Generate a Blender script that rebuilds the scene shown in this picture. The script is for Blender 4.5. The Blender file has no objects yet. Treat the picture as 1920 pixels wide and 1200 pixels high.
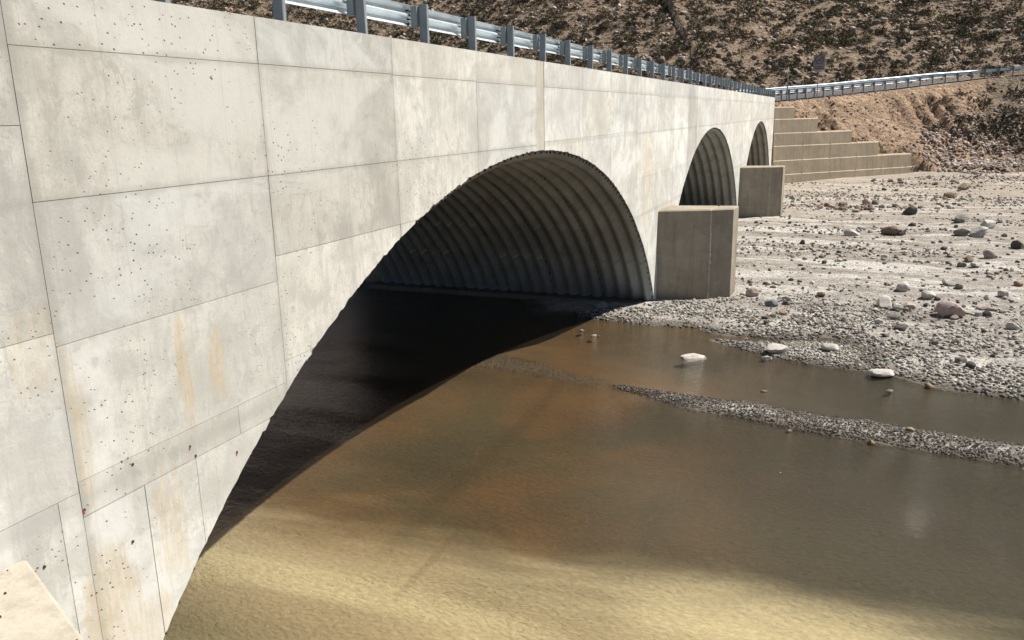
import bpy, math, random
import numpy as np
from mathutils import Vector, Matrix
random.seed(7); rng = np.random.default_rng(7)
S = bpy.context.scene
COL = S.collection
# ------------------------------------------------------------------ camera
RM = np.array([[0.92753359, 0.07383139, -0.36637463], [0.37326899, -0.23219095, 0.89819687], [-0.01875375, -0.96986406, -0.24292387]])
FPX = 1528.0
CAMZ = 5.5
cam = bpy.data.cameras.new('camera'); camo = bpy.data.objects.new('camera', cam); COL.objects.link(camo)
cam.sensor_width = 36; cam.lens = FPX / 1920 * 36; cam.clip_start = .05; cam.clip_end = 3000
rx, up, bk = RM @ np.array([1, 0, 0]), RM @ np.array([0, -1, 0]), RM @ np.array([0, 0, -1])
M = Matrix(((rx[0], up[0], bk[0], 0), (rx[1], up[1], bk[1], 0), (rx[2], up[2], bk[2], CAMZ), (0, 0, 0, 1)))
camo.matrix_world = M
S.camera = camo
# ------------------------------------------------------------------ light
SUN = Vector((.6, .4, 1.0)).normalized()
w = bpy.data.worlds.new('World'); S.world = w; w.use_nodes = True
nt = w.node_tree; nt.nodes.clear()
sky = nt.nodes.new('ShaderNodeTexSky'); sky.sky_type = 'NISHITA'; sky.sun_disc = False
sky.sun_elevation = math.asin(SUN.z); sky.sun_rotation = math.atan2(SUN.x, SUN.y)
sky.altitude = 3500; sky.dust_density = .4; sky.air_density = 1.0
bg = nt.nodes.new('ShaderNodeBackground'); bg.inputs[1].default_value = .05
wo = nt.nodes.new('ShaderNodeOutputWorld')
nt.links.new(sky.outputs[0], bg.inputs[0]); nt.links.new(bg.outputs[0], wo.inputs[0])
sl = bpy.data.lights.new('sun', 'SUN'); sl.energy = 5.0; sl.angle = math.radians(.5); sl.color = (1, .945, .86)
so = bpy.data.objects.new('sun', sl); COL.objects.link(so); so.rotation_euler = SUN.to_track_quat('Z', 'Y').to_euler()
S.view_settings.view_transform = 'Standard'; S.view_settings.look = 'None'
S.view_settings.exposure = 0.72; S.view_settings.gamma = 1; S.view_settings.use_curve_mapping = False
S.cycles.max_bounces = 8; S.cycles.diffuse_bounces = 4; S.cycles.transparent_max_bounces = 8
# ------------------------------------------------------------------ pixel <-> place helpers (photo pixels, 1920 x 1200)
def ray(px, py):
    v = np.array([px - 960., py - 600., FPX]); v /= np.linalg.norm(v); return RM @ v
def G(px, py, z=0.):
    r = ray(px, py); t = (z - CAMZ) / r[2]; return np.array([r[0] * t, r[1] * t, z])
def proj(p):
    q = np.atleast_2d(np.asarray(p, float)) - np.array([0, 0, CAMZ]); v = q @ RM
    return np.stack([960 + FPX * v[:, 0] / v[:, 2], 600 + FPX * v[:, 1] / v[:, 2], v[:, 2]], 1)
# ------------------------------------------------------------------ mesh / object helpers
def mesh_np(name, V, F, mats, smooth=False, col=None, mi=None):
    """V (n,3), F (m,k) with k=3 or 4 (same k)"""
    me = bpy.data.meshes.new(name); V = np.asarray(V, np.float32); F = np.asarray(F, np.int32)
    k = F.shape[1]
    me.vertices.add(len(V)); me.vertices.foreach_set('co', V.ravel())
    me.loops.add(F.size); me.loops.foreach_set('vertex_index', F.ravel())
    me.polygons.add(len(F)); me.polygons.foreach_set('loop_start', np.arange(0, F.size, k, dtype=np.int32))
    me.polygons.foreach_set('use_smooth', np.full(len(F), smooth))
    if mi is not None: me.polygons.foreach_set('material_index', np.asarray(mi, np.int32))
    for m in (mats if isinstance(mats, (list, tuple)) else [mats]): me.materials.append(m)
    if col is not None:
        a = me.color_attributes.new('col', 'FLOAT_COLOR', 'POINT')
        c = np.ones((len(V), 4), np.float32); c[:, :3] = col; a.data.foreach_set('color', c.ravel())
    me.update(calc_edges=True); me.validate()
    return me
def add(name, me, parent=None, loc=(0, 0, 0), **props):
    o = bpy.data.objects.new(name, me); COL.objects.link(o); o.location = loc
    if parent: o.parent = parent
    for k, v in props.items(): o[k] = v
    return o
def thing(name, label, cat, loc=(0, 0, 0), rz=0, group=None):
    o = bpy.data.objects.new(name, None); COL.objects.link(o); o.location = loc; o.rotation_euler = (0, 0, rz)
    o.empty_display_size = .2
    o['label'] = label; o['category'] = cat
    if group: o['group'] = group
    return o
class MB:
    """collects polygons of any size"""
    def __init__(s): s.v = []; s.f = []
    def face(s, pts):
        b = len(s.v); s.v += [tuple(p) for p in pts]; s.f.append(tuple(range(b, b + len(pts))))
    def prism(s, poly, z0, z1, ch=0.0):
        """vertical prism of a ccw footprint; ch = chamfer of the top edge"""
        n = len(poly); b = len(s.v); c = np.mean(np.array(poly, float), 0)
        rings = [(poly, z0), (poly, z1 - ch)]
        if ch:
            P = np.array(poly, float); Q = []
            for i in range(n):
                a, p, d = P[i - 1], P[i], P[(i + 1) % n]
                e1 = (p - a) / np.linalg.norm(p - a); e2 = (d - p) / np.linalg.norm(d - p)
                n1 = np.array([-e1[1], e1[0]]); n2 = np.array([-e2[1], e2[0]])
                m = n1 + n2; m /= max(.3, (m @ m) / 2) ; Q.append(p + m * ch)
            rings.append((Q, z1))
        for P, z in rings: s.v += [(p[0], p[1], z) for p in P]
        for k in range(len(rings) - 1):
            for i in range(n):
                j = (i + 1) % n; s.f.append((b + k * n + i, b + k * n + j, b + (k + 1) * n + j, b + (k + 1) * n + i))
        s.f.append(tuple(b + (len(rings) - 1) * n + i for i in range(n))); s.f.append(tuple(b + i for i in reversed(range(n))))
    def box(s, c, d, R=None):
        b = len(s.v)
        for sx in (-1, 1):
            for sy in (-1, 1):
                for sz in (-1, 1):
                    p = np.array([sx * d[0] / 2, sy * d[1] / 2, sz * d[2] / 2])
                    if R is not None: p = R @ p
                    s.v.append(tuple(p + np.array(c)))
        for f in ((0, 1, 3, 2), (4, 6, 7, 5), (0, 4, 5, 1), (2, 3, 7, 6), (0, 2, 6, 4), (1, 5, 7, 3)): s.f.append(tuple(b + i for i in f))
    def tube(s, p, q, r0, r1, n=8):
        p = Vector(p); q = Vector(q); z = (q - p).normalized(); x = z.orthogonal().normalized(); y = z.cross(x); b = len(s.v)
        for c, r in ((p, r0), (q, r1)):
            for i in range(n):
                a = 2 * math.pi * i / n; s.v.append(tuple(c + (x * math.cos(a) + y * math.sin(a)) * r))
        for i in range(n):
            j = (i + 1) % n; s.f.append((b + i, b + j, b + n + j, b + n + i))
        s.f.append(tuple(b + i for i in reversed(range(n)))); s.f.append(tuple(b + n + i for i in range(n)))
    def mesh(s, name, mat, smooth=False):
        me = bpy.data.meshes.new(name); me.from_pydata(s.v, [], s.f); me.materials.append(mat)
        if smooth: me.polygons.foreach_set('use_smooth', [True] * len(me.polygons))
        me.update(); return me
    def add(s, name, mat, parent=None, smooth=False, loc=(0, 0, 0), **props):
        return add(name, s.mesh(name, mat, smooth), parent, loc, **props)
# ------------------------------------------------------------------ node helpers
class NT:
    def __init__(s, name):
        s.m = bpy.data.materials.new(name); s.m.use_nodes = True; s.t = s.m.node_tree; s.t.nodes.clear()
        s.out = s.t.nodes.new('ShaderNodeOutputMaterial'); s.pos = s.n('ShaderNodeNewGeometry').outputs['Position']
    def n(s, t, **k):
        x = s.t.nodes.new(t)
        for a, b in k.items(): setattr(x, a, b)
        return x
    def put(s, sock, v):
        if isinstance(v, bpy.types.NodeSocket): s.t.links.new(v, sock)
        elif v is not None:
            if hasattr(sock.default_value, '__len__') and not hasattr(v, '__len__'): v = (v,) * len(sock.default_value)
            if hasattr(sock.default_value, '__len__') and len(v) == 3 and len(sock.default_value) == 4: v = (*v, 1)
            sock.default_value = v
    def math(s, op, a, b=0., c=None, clamp=False):
        x = s.n('ShaderNodeMath', operation=op, use_clamp=clamp); s.put(x.inputs[0], a); s.put(x.inputs[1], b)
        if c is not None: s.put(x.inputs[2], c)
        return x.outputs[0]
    def vmul(s, a, v):
        x = s.n('ShaderNodeVectorMath', operation='MULTIPLY'); s.put(x.inputs[0], a); s.put(x.inputs[1], v); return x.outputs[0]
    def vadd(s, a, v):
        x = s.n('ShaderNodeVectorMath', operation='ADD'); s.put(x.inputs[0], a); s.put(x.inputs[1], v); return x.outputs[0]
    def noise(s, vec, scale, detail=4, rough=.55, dist=0., out=0):
        x = s.n('ShaderNodeTexNoise'); s.put(x.inputs['Vector'], vec); x.inputs['Scale'].default_value = scale
        x.inputs['Detail'].default_value = detail; x.inputs['Roughness'].default_value = rough; x.inputs['Distortion'].default_value = dist
        return x.outputs[out]
    def vor(s, vec, scale, out='Distance', feature='F1', rand=1.):
        x = s.n('ShaderNodeTexVoronoi', feature=feature); s.put(x.inputs['Vector'], vec); x.inputs['Scale'].default_value = scale
        x.inputs['Randomness'].default_value = rand
        return x.outputs[out]
    def ss(s, v, a, b):
        x = s.n('ShaderNodeMapRange', interpolation_type='SMOOTHSTEP'); s.put(x.inputs[0], v); x.inputs[1].default_value = a; x.inputs[2].default_value = b
        x.inputs[3].default_value = 0; x.inputs[4].default_value = 1; return x.outputs[0]
    def lin(s, v, a, b, c, d):
        x = s.n('ShaderNodeMapRange'); s.put(x.inputs[0], v)
        for i, q in enumerate((a, b, c, d)): x.inputs[i + 1].default_value = q
        return x.outputs[0]
    def mix(s, f, a, b, mode='MIX'):
        x = s.n('ShaderNodeMix', data_type='RGBA', blend_type=mode); s.put(x.inputs[0], f); s.put(x.inputs[6], a); s.put(x.inputs[7], b); return x.outputs[2]
    def xyz(s, v=None):
        x = s.n('ShaderNodeSeparateXYZ'); s.put(x.inputs[0], v if v is not None else s.pos); return x.outputs
    def bump(s, h, dist, strength=1., normal=None):
        x = s.n('ShaderNodeBump'); x.inputs['Strength'].default_value = strength; x.inputs['Distance'].default_value = dist
        s.put(x.inputs['Height'], h)
        if normal is not None: s.put(x.inputs['Normal'], normal)
        return x.outputs[0]
    def pbr(s, color, rough=.8, metal=0., normal=None, spec=.3):
        x = s.n('ShaderNodeBsdfPrincipled'); s.put(x.inputs['Base Color'], color); s.put(x.inputs['Roughness'], rough); s.put(x.inputs['Metallic'], metal)
        x.inputs['Specular IOR Level'].default_value = spec
        if normal is not None: s.put(x.inputs['Normal'], normal)
        s.t.links.new(x.outputs[0], s.out.inputs[0]); return x
# ------------------------------------------------------------------ materials
def mat_concrete(name, light, grey, stains=(), wall=False, ochre=.25):
    t = NT(name); P = t.pos; x, y, z = t.xyz()
    big = t.noise(t.vmul(P, (1, 1, .8)), .45, 5, .6, .6)
    med = t.noise(P, 2.2, 6, .65, .4)
    strk = t.noise(t.vmul(P, (1.6, 5.0, .35)), 1.0, 5, .65)
    c = t.mix(t.ss(big, .38, .66), light, grey)
    c = t.mix(t.math('MULTIPLY', t.ss(med, .44, .66), .62 if wall else .45), c, tuple(g * .82 for g in grey))
    c = t.mix(t.math('MULTIPLY', t.ss(strk, .48, .70), .45 if wall else .30), c, tuple(g * .85 for g in grey))
    blot = t.noise(P, 7., 4, .7, .3)
    c = t.mix(t.math('MULTIPLY', t.ss(blot, .54, .68), .36 if wall else .22), c, tuple(g * .62 for g in grey))
    fine = t.noise(P, 60, 3, .6)
    c = t.mix(1., c, t.lin(fine, .3, .7, .9, 1.08), 'MULTIPLY')
    if wall:
        # scoured streaky skin: fine vertical smears, stronger toward the far half
        sm = t.noise(t.vmul(P, (1, 7., .9)), 1.6, 6, .7, .3); sm2 = t.noise(t.vmul(P, (1, 2.2, 1.)), 2.6, 6, .75, .8)
        amt = t.lin(t.ss(y, 18, 26), 0, 1, .38, .7)
        c = t.mix(t.math('MULTIPLY', t.ss(sm, .52, .62), amt), c, tuple(g * .86 for g in grey))
        c = t.mix(t.math('MULTIPLY', t.ss(sm2, .53, .58), .6), c, tuple(g * .84 for g in grey))
        c = t.mix(t.math('MULTIPLY', t.ss(t.noise(t.vadd(P, (5, 9, 2)), 5.5, 5, .75, 1.), .57, .66), .35), c, tuple(g * .74 for g in grey))
        # pale cement patches with crisp wavy edges and thin lift lines
        wav = t.noise(t.vmul(P, (1, .45, .9)), .6, 6, .6, .7); edge = t.ss(t.noise(P, .5, 2, .5), .35, .65)
        soft = t.mix(edge, t.ss(wav, .50, .60), t.ss(wav, .44, .70))
        c = t.mix(t.math('MULTIPLY', soft, .8), c, tuple(min(.62, l * 1.10) for l in light))
        cloud = t.noise(t.vadd(t.vmul(P, (1, .8, .8)), (7, 1, 4)), 1.1, 7, .68, .5)
        c = t.mix(t.math('MULTIPLY', t.ss(cloud, .46, .64), .65), c, tuple(g * .84 for g in grey))
        line = t.math('SUBTRACT', 1., t.ss(t.math('ABSOLUTE', t.math('SUBTRACT', wav, .55)), 0., .010))
        c = t.mix(t.math('MULTIPLY', line, t.math('MULTIPLY', t.ss(med, .45, .62), .30)), c, tuple(g * .66 for g in grey))
        # laitance and grime gathered along the form joints
        jw = t.noise(P, 2.5, 4, .7)
        jy = t.math('MULTIPLY', t.math('ABSOLUTE', t.math('SUBTRACT', t.math('FRACT', t.math('ADD', t.math('DIVIDE', t.math('SUBTRACT', y, 6.30), 2.42), .5)), .5)), 2.42)
        for dist_, wd in ((jy, .075), (t.math('ABSOLUTE', t.math('SUBTRACT', z, 6.0)), .06), (t.math('ABSOLUTE', t.math('SUBTRACT', z, 5.0)), .06), (t.math('ABSOLUTE', t.math('SUBTRACT', y, 3.86)), .10), (t.math('ABSOLUTE', t.math('SUBTRACT', z, 2.84)), .12)):
            jm = t.math('SUBTRACT', 1., t.ss(t.math('ADD', dist_, t.math('MULTIPLY', t.math('SUBTRACT', jw, .5), .16)), 0., wd))
            c = t.mix(t.math('MULTIPLY', jm, .42), c, tuple(g * .74 for g in grey))
        # faint vertical form-ply edges
        ply = t.math('ABSOLUTE', t.math('SUBTRACT', t.math('FRACT', t.math('MULTIPLY', y, 1 / .61)), .5))
        c = t.mix(t.math('MULTIPLY', t.math('SUBTRACT', 1., t.ss(ply, 0., .018)), .16), c, tuple(g * .6 for g in grey))
    # ochre runs
    oc = t.math('MULTIPLY', t.ss(t.noise(t.vadd(t.vmul(P, (1, 3.2, .5)), (11, 3, 5)), .9, 5, .6), .6, .74), ochre)
    ysel = None
    for (yc, zc, ry, rz, a) in stains:
        wob = t.noise(t.vmul(P, (1, 5., 1.2)), 2.2, 3, .6)
        dy = t.math('POWER', t.math('DIVIDE', t.math('SUBTRACT', y, yc), ry), 2.)
        dz = t.math('POWER', t.math('DIVIDE', t.math('SUBTRACT', z, zc), rz), 2.)
        d = t.math('ADD', t.math('ADD', dy, dz), t.math('MULTIPLY', t.math('SUBTRACT', wob, .5), 3.2))
        m_ = t.math('MULTIPLY', t.math('SUBTRACT', 1., t.ss(d, .55, 1.1)), a)
        oc = t.math('MAXIMUM', oc, m_)
    oc = t.math('MULTIPLY', oc, t.lin(t.noise(t.vmul(P, (3, 14, 1.5)), 2.0, 3, .6), .35, .65, .35, 1.))
    c = t.mix(oc, c, (.46, .33, .155))
    # bug holes
    vs = t.vadd(P, t.vmul(t.noise(P, 3, 2, .5, out=1), (.05,) * 3))
    v1 = t.vor(vs, 6.5); cr = t.vor(vs, 6.5, 'Color')
    r_, g_, b_ = t.xyz(cr)
    clus = t.ss(t.noise(P, .9, 3, .5), .45, .7)
    rad = t.math('MULTIPLY', t.math('MULTIPLY', t.ss(r_, .45, 1.), t.lin(clus, 0, 1, .3, 1.)), .19)
    hole = t.math('MULTIPLY', t.math('SUBTRACT', 1., t.ss(t.math('DIVIDE', v1, t.math('ADD', rad, .0001)), .7, 1.)), 1.)
    v2 = t.vor(P, 21.); cr2 = t.vor(P, 21., 'Color'); r2 = t.xyz(cr2)[0]
    h2 = t.math('MULTIPLY', t.math('SUBTRACT', 1., t.ss(v2, .10, .20)), t.math('MULTIPLY', t.ss(r2, .80, .86), clus))
    hole = t.math('MAXIMUM', hole, h2)
    if not wall:
        drip = t.noise(t.vmul(P, (4, 4, .35)), 1.3, 5, .6); mo = t.noise(t.vadd(P, (3, 8, 1)), 1.4, 6, .7, .4)
        c = t.mix(t.math('MULTIPLY', t.ss(drip, .50, .66), .38), c, tuple(g * .62 for g in grey))
        c = t.mix(t.math('MULTIPLY', t.ss(mo, .5, .64), .35), c, tuple(g * .72 for g in grey))
        c = t.mix(t.math('MULTIPLY', t.math('SUBTRACT', 1., t.ss(t.math('ADD', z, t.math('MULTIPLY', mo, .5)), .25, .75)), .4), c, (.13, .105, .075))
    c = t.mix(t.math('MULTIPLY', hole, .85), c, (.07, .062, .05))
    if wall:
        oi = t.n('ShaderNodeObjectInfo'); c = t.mix(1., c, oi.outputs['Color'], 'MULTIPLY')
    nb = t.bump(hole, -.012, 1.)
    nb = t.bump(med, .006, .6, nb); nb = t.bump(t.noise(P, 26, 5, .7), .0025, .8, nb)
    t.pbr(c, .82, 0, nb, .25); return t.m
def W(y, z): return 5 * y, CAMZ + 5 * z
st = [(*W(.998, -.40), .08, .52, .85), (*W(1.075, -.415), .11, .33, .8), (*W(.79, -.43), .09, .6, .6), (*W(.80, -.72), .30, .5, .75),
      (*W(.93, -.66), .18, .55, .55), (*W(.735, -.30), .22, .35, .4), (*W(4.45, -.40), .62, 1.9, .42), (*W(7.35, -.02), .35, .35, .5), (*W(.87, -.82), .3, .4, .6), (*W(4.0, -.02), .25, .5, .25), (*W(5.9, .0), .35, .5, .2)]
M_WALL = mat_concrete('wall_concrete', (.59, .58, .535), (.465, .457, .418), [(a, b, c, d, e * .62) for a, b, c, d, e in st], True, .10)
M_CORE = mat_concrete('joint_concrete', (.50, .47, .40), (.42, .39, .33))
M_CONC = mat_concrete('pier_concrete', (.345, .30, .23), (.27, .235, .178), (), False, .2)
M_WING = mat_concrete('wing_concrete', (.45, .375, .27), (.375, .315, .232), (), False, .2)
M_SLAB = mat_concrete('slab_concrete', (.43, .39, .32), (.37, .335, .275), (), False, .2)
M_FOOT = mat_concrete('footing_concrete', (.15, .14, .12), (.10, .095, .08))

def mat_steel():
    t = NT('corrugated_galvanised_steel'); P = t.pos; x, y, z = t.xyz()
    n1 = t.noise(P, .7, 5, .6, .5); n2 = t.noise(t.vmul(P, (2, 2, .5)), 1.5, 5, .65); n3 = t.noise(P, 9, 5, .7)
    c = t.mix(t.ss(n1, .35, .7), (.27, .275, .25), (.19, .19, .172))
    low = t.ss(t.math('ADD', z, t.math('MULTIPLY', n2, 2.0)), 4.6, 2.2)
    c = t.mix(t.math('MULTIPLY', t.ss(n2, .48, .66), .35), c, (.17, .135, .10))
    damp = t.math('SUBTRACT', 1., t.ss(t.math('ADD', z, t.math('MULTIPLY', n1, 1.6)), 1.0, 2.6))
    c = t.mix(t.math('MULTIPLY', damp, .55), c, (.25, .28, .31))
    c = t.mix(t.math('MULTIPLY', t.ss(n3, .6, .75), .35), c, (.32, .30, .27))
    t.pbr(c, t.lin(n3, .3, .7, .5, .7), .35, t.bump(n3, .004, .5), .4); return t.m
M_STEEL = mat_steel()
def simple(name, c, rough=.6, metal=0., n=0., sc=6.):
    t = NT(name); a = t.noise(t.pos, sc, 4, .6)
    col = t.mix(1., c, t.lin(a, .3, .7, 1 - n, 1 + n), 'MULTIPLY')
    t.pbr(col, rough, metal, t.bump(t.noise(t.pos, sc * 6, 3), .002, .5), .4); return t.m
M_GALV = simple('galvanised_rail', (.62, .69, .73), .36, .45, .14, 3.)
M_POST = simple('galvanised_post', (.24, .27, .29), .55, .25, .12, 4.)
M_BOLT = simple('rusty_bolt', (.035, .03, .026), .8)
M_ASPH = simple('road_asphalt', (.075, .075, .078), .9, 0, .25, 5.)
M_SIGN = simple('sign_face', (.23, .205, .20), .5, 0., .05)
M_SIGND = simple('sign_print', (.09, .08, .08), .6)
M_PINK = simple('pink_tie_hole', (.45, .10, .09), .7)
M_MARK = simple('road_paint', (.7, .7, .66), .6)

def mat_bed():
    t = NT('riverbed_gravel'); P = t.pos; x, y, z = t.xyz()
    st_ = t.noise(t.vmul(P, (.35, 1.6, 0)), .9, 5, .6, .4)
    n = t.noise(P, 1.3, 6, .65); f = t.noise(P, 14, 5, .75); vc = t.vor(P, 11, 'Color'); vd = t.vor(P, 11)
    c = t.mix(t.ss(st_, .38, .62), (.37, .34, .295), (.27, .24, .205))
    c = t.mix(t.math('MULTIPLY', t.ss(n, .45, .65), .5), c, (.13, .117, .10))
    # pale silt crust near the shore and in streaks
    crust = t.ss(t.noise(t.vmul(P, (.3, 1.6, 0)), .5, 5, .6, .7), .50, .60)
    crust = t.math('MULTIPLY', crust, .75)
    c = t.mix(crust, c, (.54, .52, .48))
    near = t.math('SUBTRACT', 1., t.ss(y, 24, 33))
    c = t.mix(t.math('MULTIPLY', near, .4), c, (.34, .325, .30))
    far = t.ss(y, 38, 60)
    c = t.mix(t.math('MULTIPLY', far, .45), c, (.40, .33, .26))
    c = t.mix(1., c, t.lin(f, .3, .72, .62, 1.25), 'MULTIPLY')
    g = t.xyz(vc)[0]; c = t.mix(.5, c, t.mix(1., c, t.lin(g, 0, 1, .5, 1.5), 'MULTIPLY'))
    # damp margin just above the waterline
    wet = t.math('SUBTRACT', 1., t.ss(t.math('ADD', z, t.math('MULTIPLY', t.math('SUBTRACT', n, .5), .06)), .015, .07))
    c = t.mix(t.math('MULTIPLY', wet, .75), c, (.065, .05, .036))
    # submerged bed: brown silt, ochre sand shelf in the near shallows
    wv = t.noise(t.vmul(P, (.25, .8, 0)), .8, 4, .55, .8)
    yy = t.math('ADD', y, t.math('MULTIPLY', t.math('SUBTRACT', wv, .5), 3.4))
    brown = t.mix(t.ss(t.noise(P, .28, 4, .6, .5), .38, .66), (.138, .082, .042), (.082, .068, .042))
    brown = t.mix(t.ss(x, -4.5, 1.5), brown, (.080, .075, .056))
    band = t.noise(t.vmul(P, (.2, 1.0, 0)), .6, 3, .5, .5)
    sand = t.mix(t.ss(band, .4, .62), (.55, .49, .345), (.37, .31, .215))
    sub = t.mix(t.math('SUBTRACT', 1., t.ss(yy, 7.8, 10.0)), brown, sand)
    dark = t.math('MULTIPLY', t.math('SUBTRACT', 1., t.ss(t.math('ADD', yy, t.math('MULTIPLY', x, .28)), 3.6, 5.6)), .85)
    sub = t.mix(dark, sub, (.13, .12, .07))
    sub = t.mix(1., sub, t.lin(t.noise(t.vmul(P, (1, 2.2, 0)), 9, 6, .8), .3, .7, .72, 1.28), 'MULTIPLY')
    # edge of the submerged apron slab
    ax = t.math('ADD', x, t.math('MULTIPLY', t.math('SUBTRACT', y, 12.), -.02))
    ln = t.math('SUBTRACT', 1., t.ss(t.math('ABSOLUTE', t.math('ADD', ax, t.math('ADD', 5.35, t.math('MULTIPLY', n, .05)))), .05, .28))
    ln = t.math('MULTIPLY', ln, t.math('MULTIPLY', t.ss(y, 8., 10.), t.math('SUBTRACT', 1., t.ss(y, 15., 17.))))
    ln2 = t.math('SUBTRACT', 1., t.ss(t.math('ABSOLUTE', t.math('ADD', x, t.math('ADD', 4.72, t.math('MULTIPLY', n, .05)))), .02, .09))
    ln2 = t.math('MULTIPLY', ln2, t.math('MULTIPLY', t.ss(y, 7.4, 8.), t.math('SUBTRACT', 1., t.ss(y, 9.6, 10.4))))
    sub = t.mix(t.math('MULTIPLY', ln, .38), sub, (.07, .05, .03)); sub = t.mix(t.math('MULTIPLY', ln2, .24), sub, (.12, .08, .04))
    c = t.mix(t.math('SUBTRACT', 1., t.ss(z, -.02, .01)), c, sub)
    dry = t.ss(z, -.03, .01); mk = lambda v: t.math('MULTIPLY', v, t.math('ADD', t.math('MULTIPLY', dry, .88), .12))
    nb = t.bump(mk(vd), -.05, .8); nb = t.bump(mk(f), .05, .9, nb); nb = t.bump(mk(n), .12, .6, nb)
    t.pbr(c, .9, 0, nb, .2); return t.m
M_BED = mat_bed()
def mat_slope(name, orange):
    t = NT(name); P = t.pos; x, y, z = t.xyz()
    n = t.noise(P, .5, 6, .65, .4); f = t.noise(P, 4., 6, .75); vd = t.vor(P, 2.6); vc = t.xyz(t.vor(P, 2.6, 'Color'))[0]
    if orange:
        c = t.mix(t.ss(n, .35, .65), (.40, .285, .195), (.29, .205, .145))
        dk = t.mix(t.ss(n, .4, .6), (.15, .12, .09), (.22, .172, .125))
        c = t.mix(t.ss(t.math('ADD', x, t.math('MULTIPLY', t.math('SUBTRACT', n, .5), 7.)), 10.5, 13.), c, dk)
    else:
        c = t.mix(t.ss(n, .35, .68), (.27, .205, .148), (.185, .14, .10))
        P2 = t.math('ADD', t.math('POWER', t.math('DIVIDE', t.math('ADD', x, 53.), 7.), 2.), t.math('POWER', t.math('DIVIDE', t.math('SUBTRACT', y, 85.), 9.), 2.))
        c = t.mix(t.math('SUBTRACT', 1., t.ss(t.math('ADD', P2, t.math('MULTIPLY', n, .8)), 1.1, 1.4)), c, (.30, .19, .12))
    c = t.mix(1., c, t.lin(f, .3, .7, .55, 1.4), 'MULTIPLY')
    c = t.mix(.45, c, t.mix(1., c, t.lin(vc, 0, 1, .45, 1.6), 'MULTIPLY'))
    nb = t.bump(f, .35, .9); nb = t.bump(vd, -.25, .7, nb)
    t.pbr(c, .95, 0, nb, .1); return t.m
M_EMB = mat_slope('embankment_soil', True); M_HILL = mat_slope('hill_soil', False)
def mat_attr(name, src, rough=.85):
    t = NT(name)
    if src == 'attr':
        a = t.n('ShaderNodeAttribute', attribute_name='col').outputs['Color']
    else: a = t.n('ShaderNodeObjectInfo').outputs['Color']
    tc = t.n('ShaderNodeTexCoord').outputs['Object'] if src != 'attr' else t.pos
    n = t.noise(tc, 3. if src != 'attr' else 12., 5, .7); m_ = t.noise(tc, 11., 4, .7)
    c = t.mix(1., a, t.lin(n, .3, .7, .72, 1.22), 'MULTIPLY')
    if src != 'attr':
        c = t.mix(t.math('MULTIPLY', t.ss(m_, .58, .7), .35), c, (.5, .47, .43))
        t.pbr(c, rough, 0, t.bump(m_, .02, .6), .25)
    else: t.pbr(c, rough, 0, None, .2)
    return t.m
M_STONE = mat_attr('stone', 'obj'); M_PEB = mat_attr('pebbles', 'attr'); M_LEAF = mat_attr('shrub_foliage', 'attr', .9)
def mat_water():
    t = NT('muddy_river_water'); P = t.pos; x, y, z = t.xyz()
    wx = t.n('ShaderNodeVectorRotate', rotation_type='Z_AXIS'); t.put(wx.inputs['Vector'], P); wx.inputs['Angle'].default_value = .25
    a = t.noise(t.vmul(wx.outputs[0], (1.0, 2.6, 0)), 1.6, 4, .55, .5)
    b = t.noise(t.vmul(wx.outputs[0], (1.0, 2.3, 0)), 8., 4, .6, .8)
    d = t.noise(t.vmul(wx.outputs[0], (1, 1.6, 0)), 30., 3, .65, .4)
    calm = t.lin(t.ss(t.noise(t.vmul(P, (.4, 1, 0)), .5, 3, .5), .35, .65), 0, 1, .35, 1.)
    calm = t.math('ADD', calm, t.math('MULTIPLY', t.math('MULTIPLY', t.ss(x, -4., 1.), t.ss(y, 9.5, 13.)), 1.0))      # riffle along the bar
    nb = t.bump(a, .03, .35); nb = t.bump(t.math('MULTIPLY', b, calm), .026, .9, nb); nb = t.bump(t.math('MULTIPLY', d, calm), .011, 1., nb)
    fr = t.n('ShaderNodeFresnel'); fr.inputs['IOR'].default_value = 1.33; t.put(fr.inputs['Normal'], nb)
    gl = t.n('ShaderNodeBsdfGlossy'); gl.inputs['Roughness'].default_value = .05; t.put(gl.inputs['Normal'], nb); gl.inputs['Color'].default_value = (1, 1, 1, 1)
    tr = t.n('ShaderNodeBsdfTransparent'); tr.inputs['Color'].default_value = (.90, .88, .80, 1)
    df = t.n('ShaderNodeBsdfDiffuse'); df.inputs['Color'].default_value = (.085, .070, .046, 1); t.put(df.inputs['Normal'], nb)
    m1 = t.n('ShaderNodeMixShader'); m1.inputs[0].default_value = .12; t.t.links.new(tr.outputs[0], m1.inputs[1]); t.t.links.new(df.outputs[0], m1.inputs[2])
    m2 = t.n('ShaderNodeMixShader'); t.put(m2.inputs[0], fr.outputs[0]); t.t.links.new(m1.outputs[0], m2.inputs[1]); t.t.links.new(gl.outputs[0], m2.inputs[2])
    t.t.links.new(m2.outputs[0], t.out.inputs[0]); return t.m
M_WATER = mat_water()
# ------------------------------------------------------------------ road line (posts of the guardrail along the river side)
XW = -5.0; POSTX = -5.6; ROADZ = CAMZ + 5 * .152
posts = [(POSTX, 7.45 + 1.613 * i, ROADZ) for i in range(-6, 38)]
a = 74.; p = [POSTX, 68.75]; curve = [(p[0], p[1])]
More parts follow.
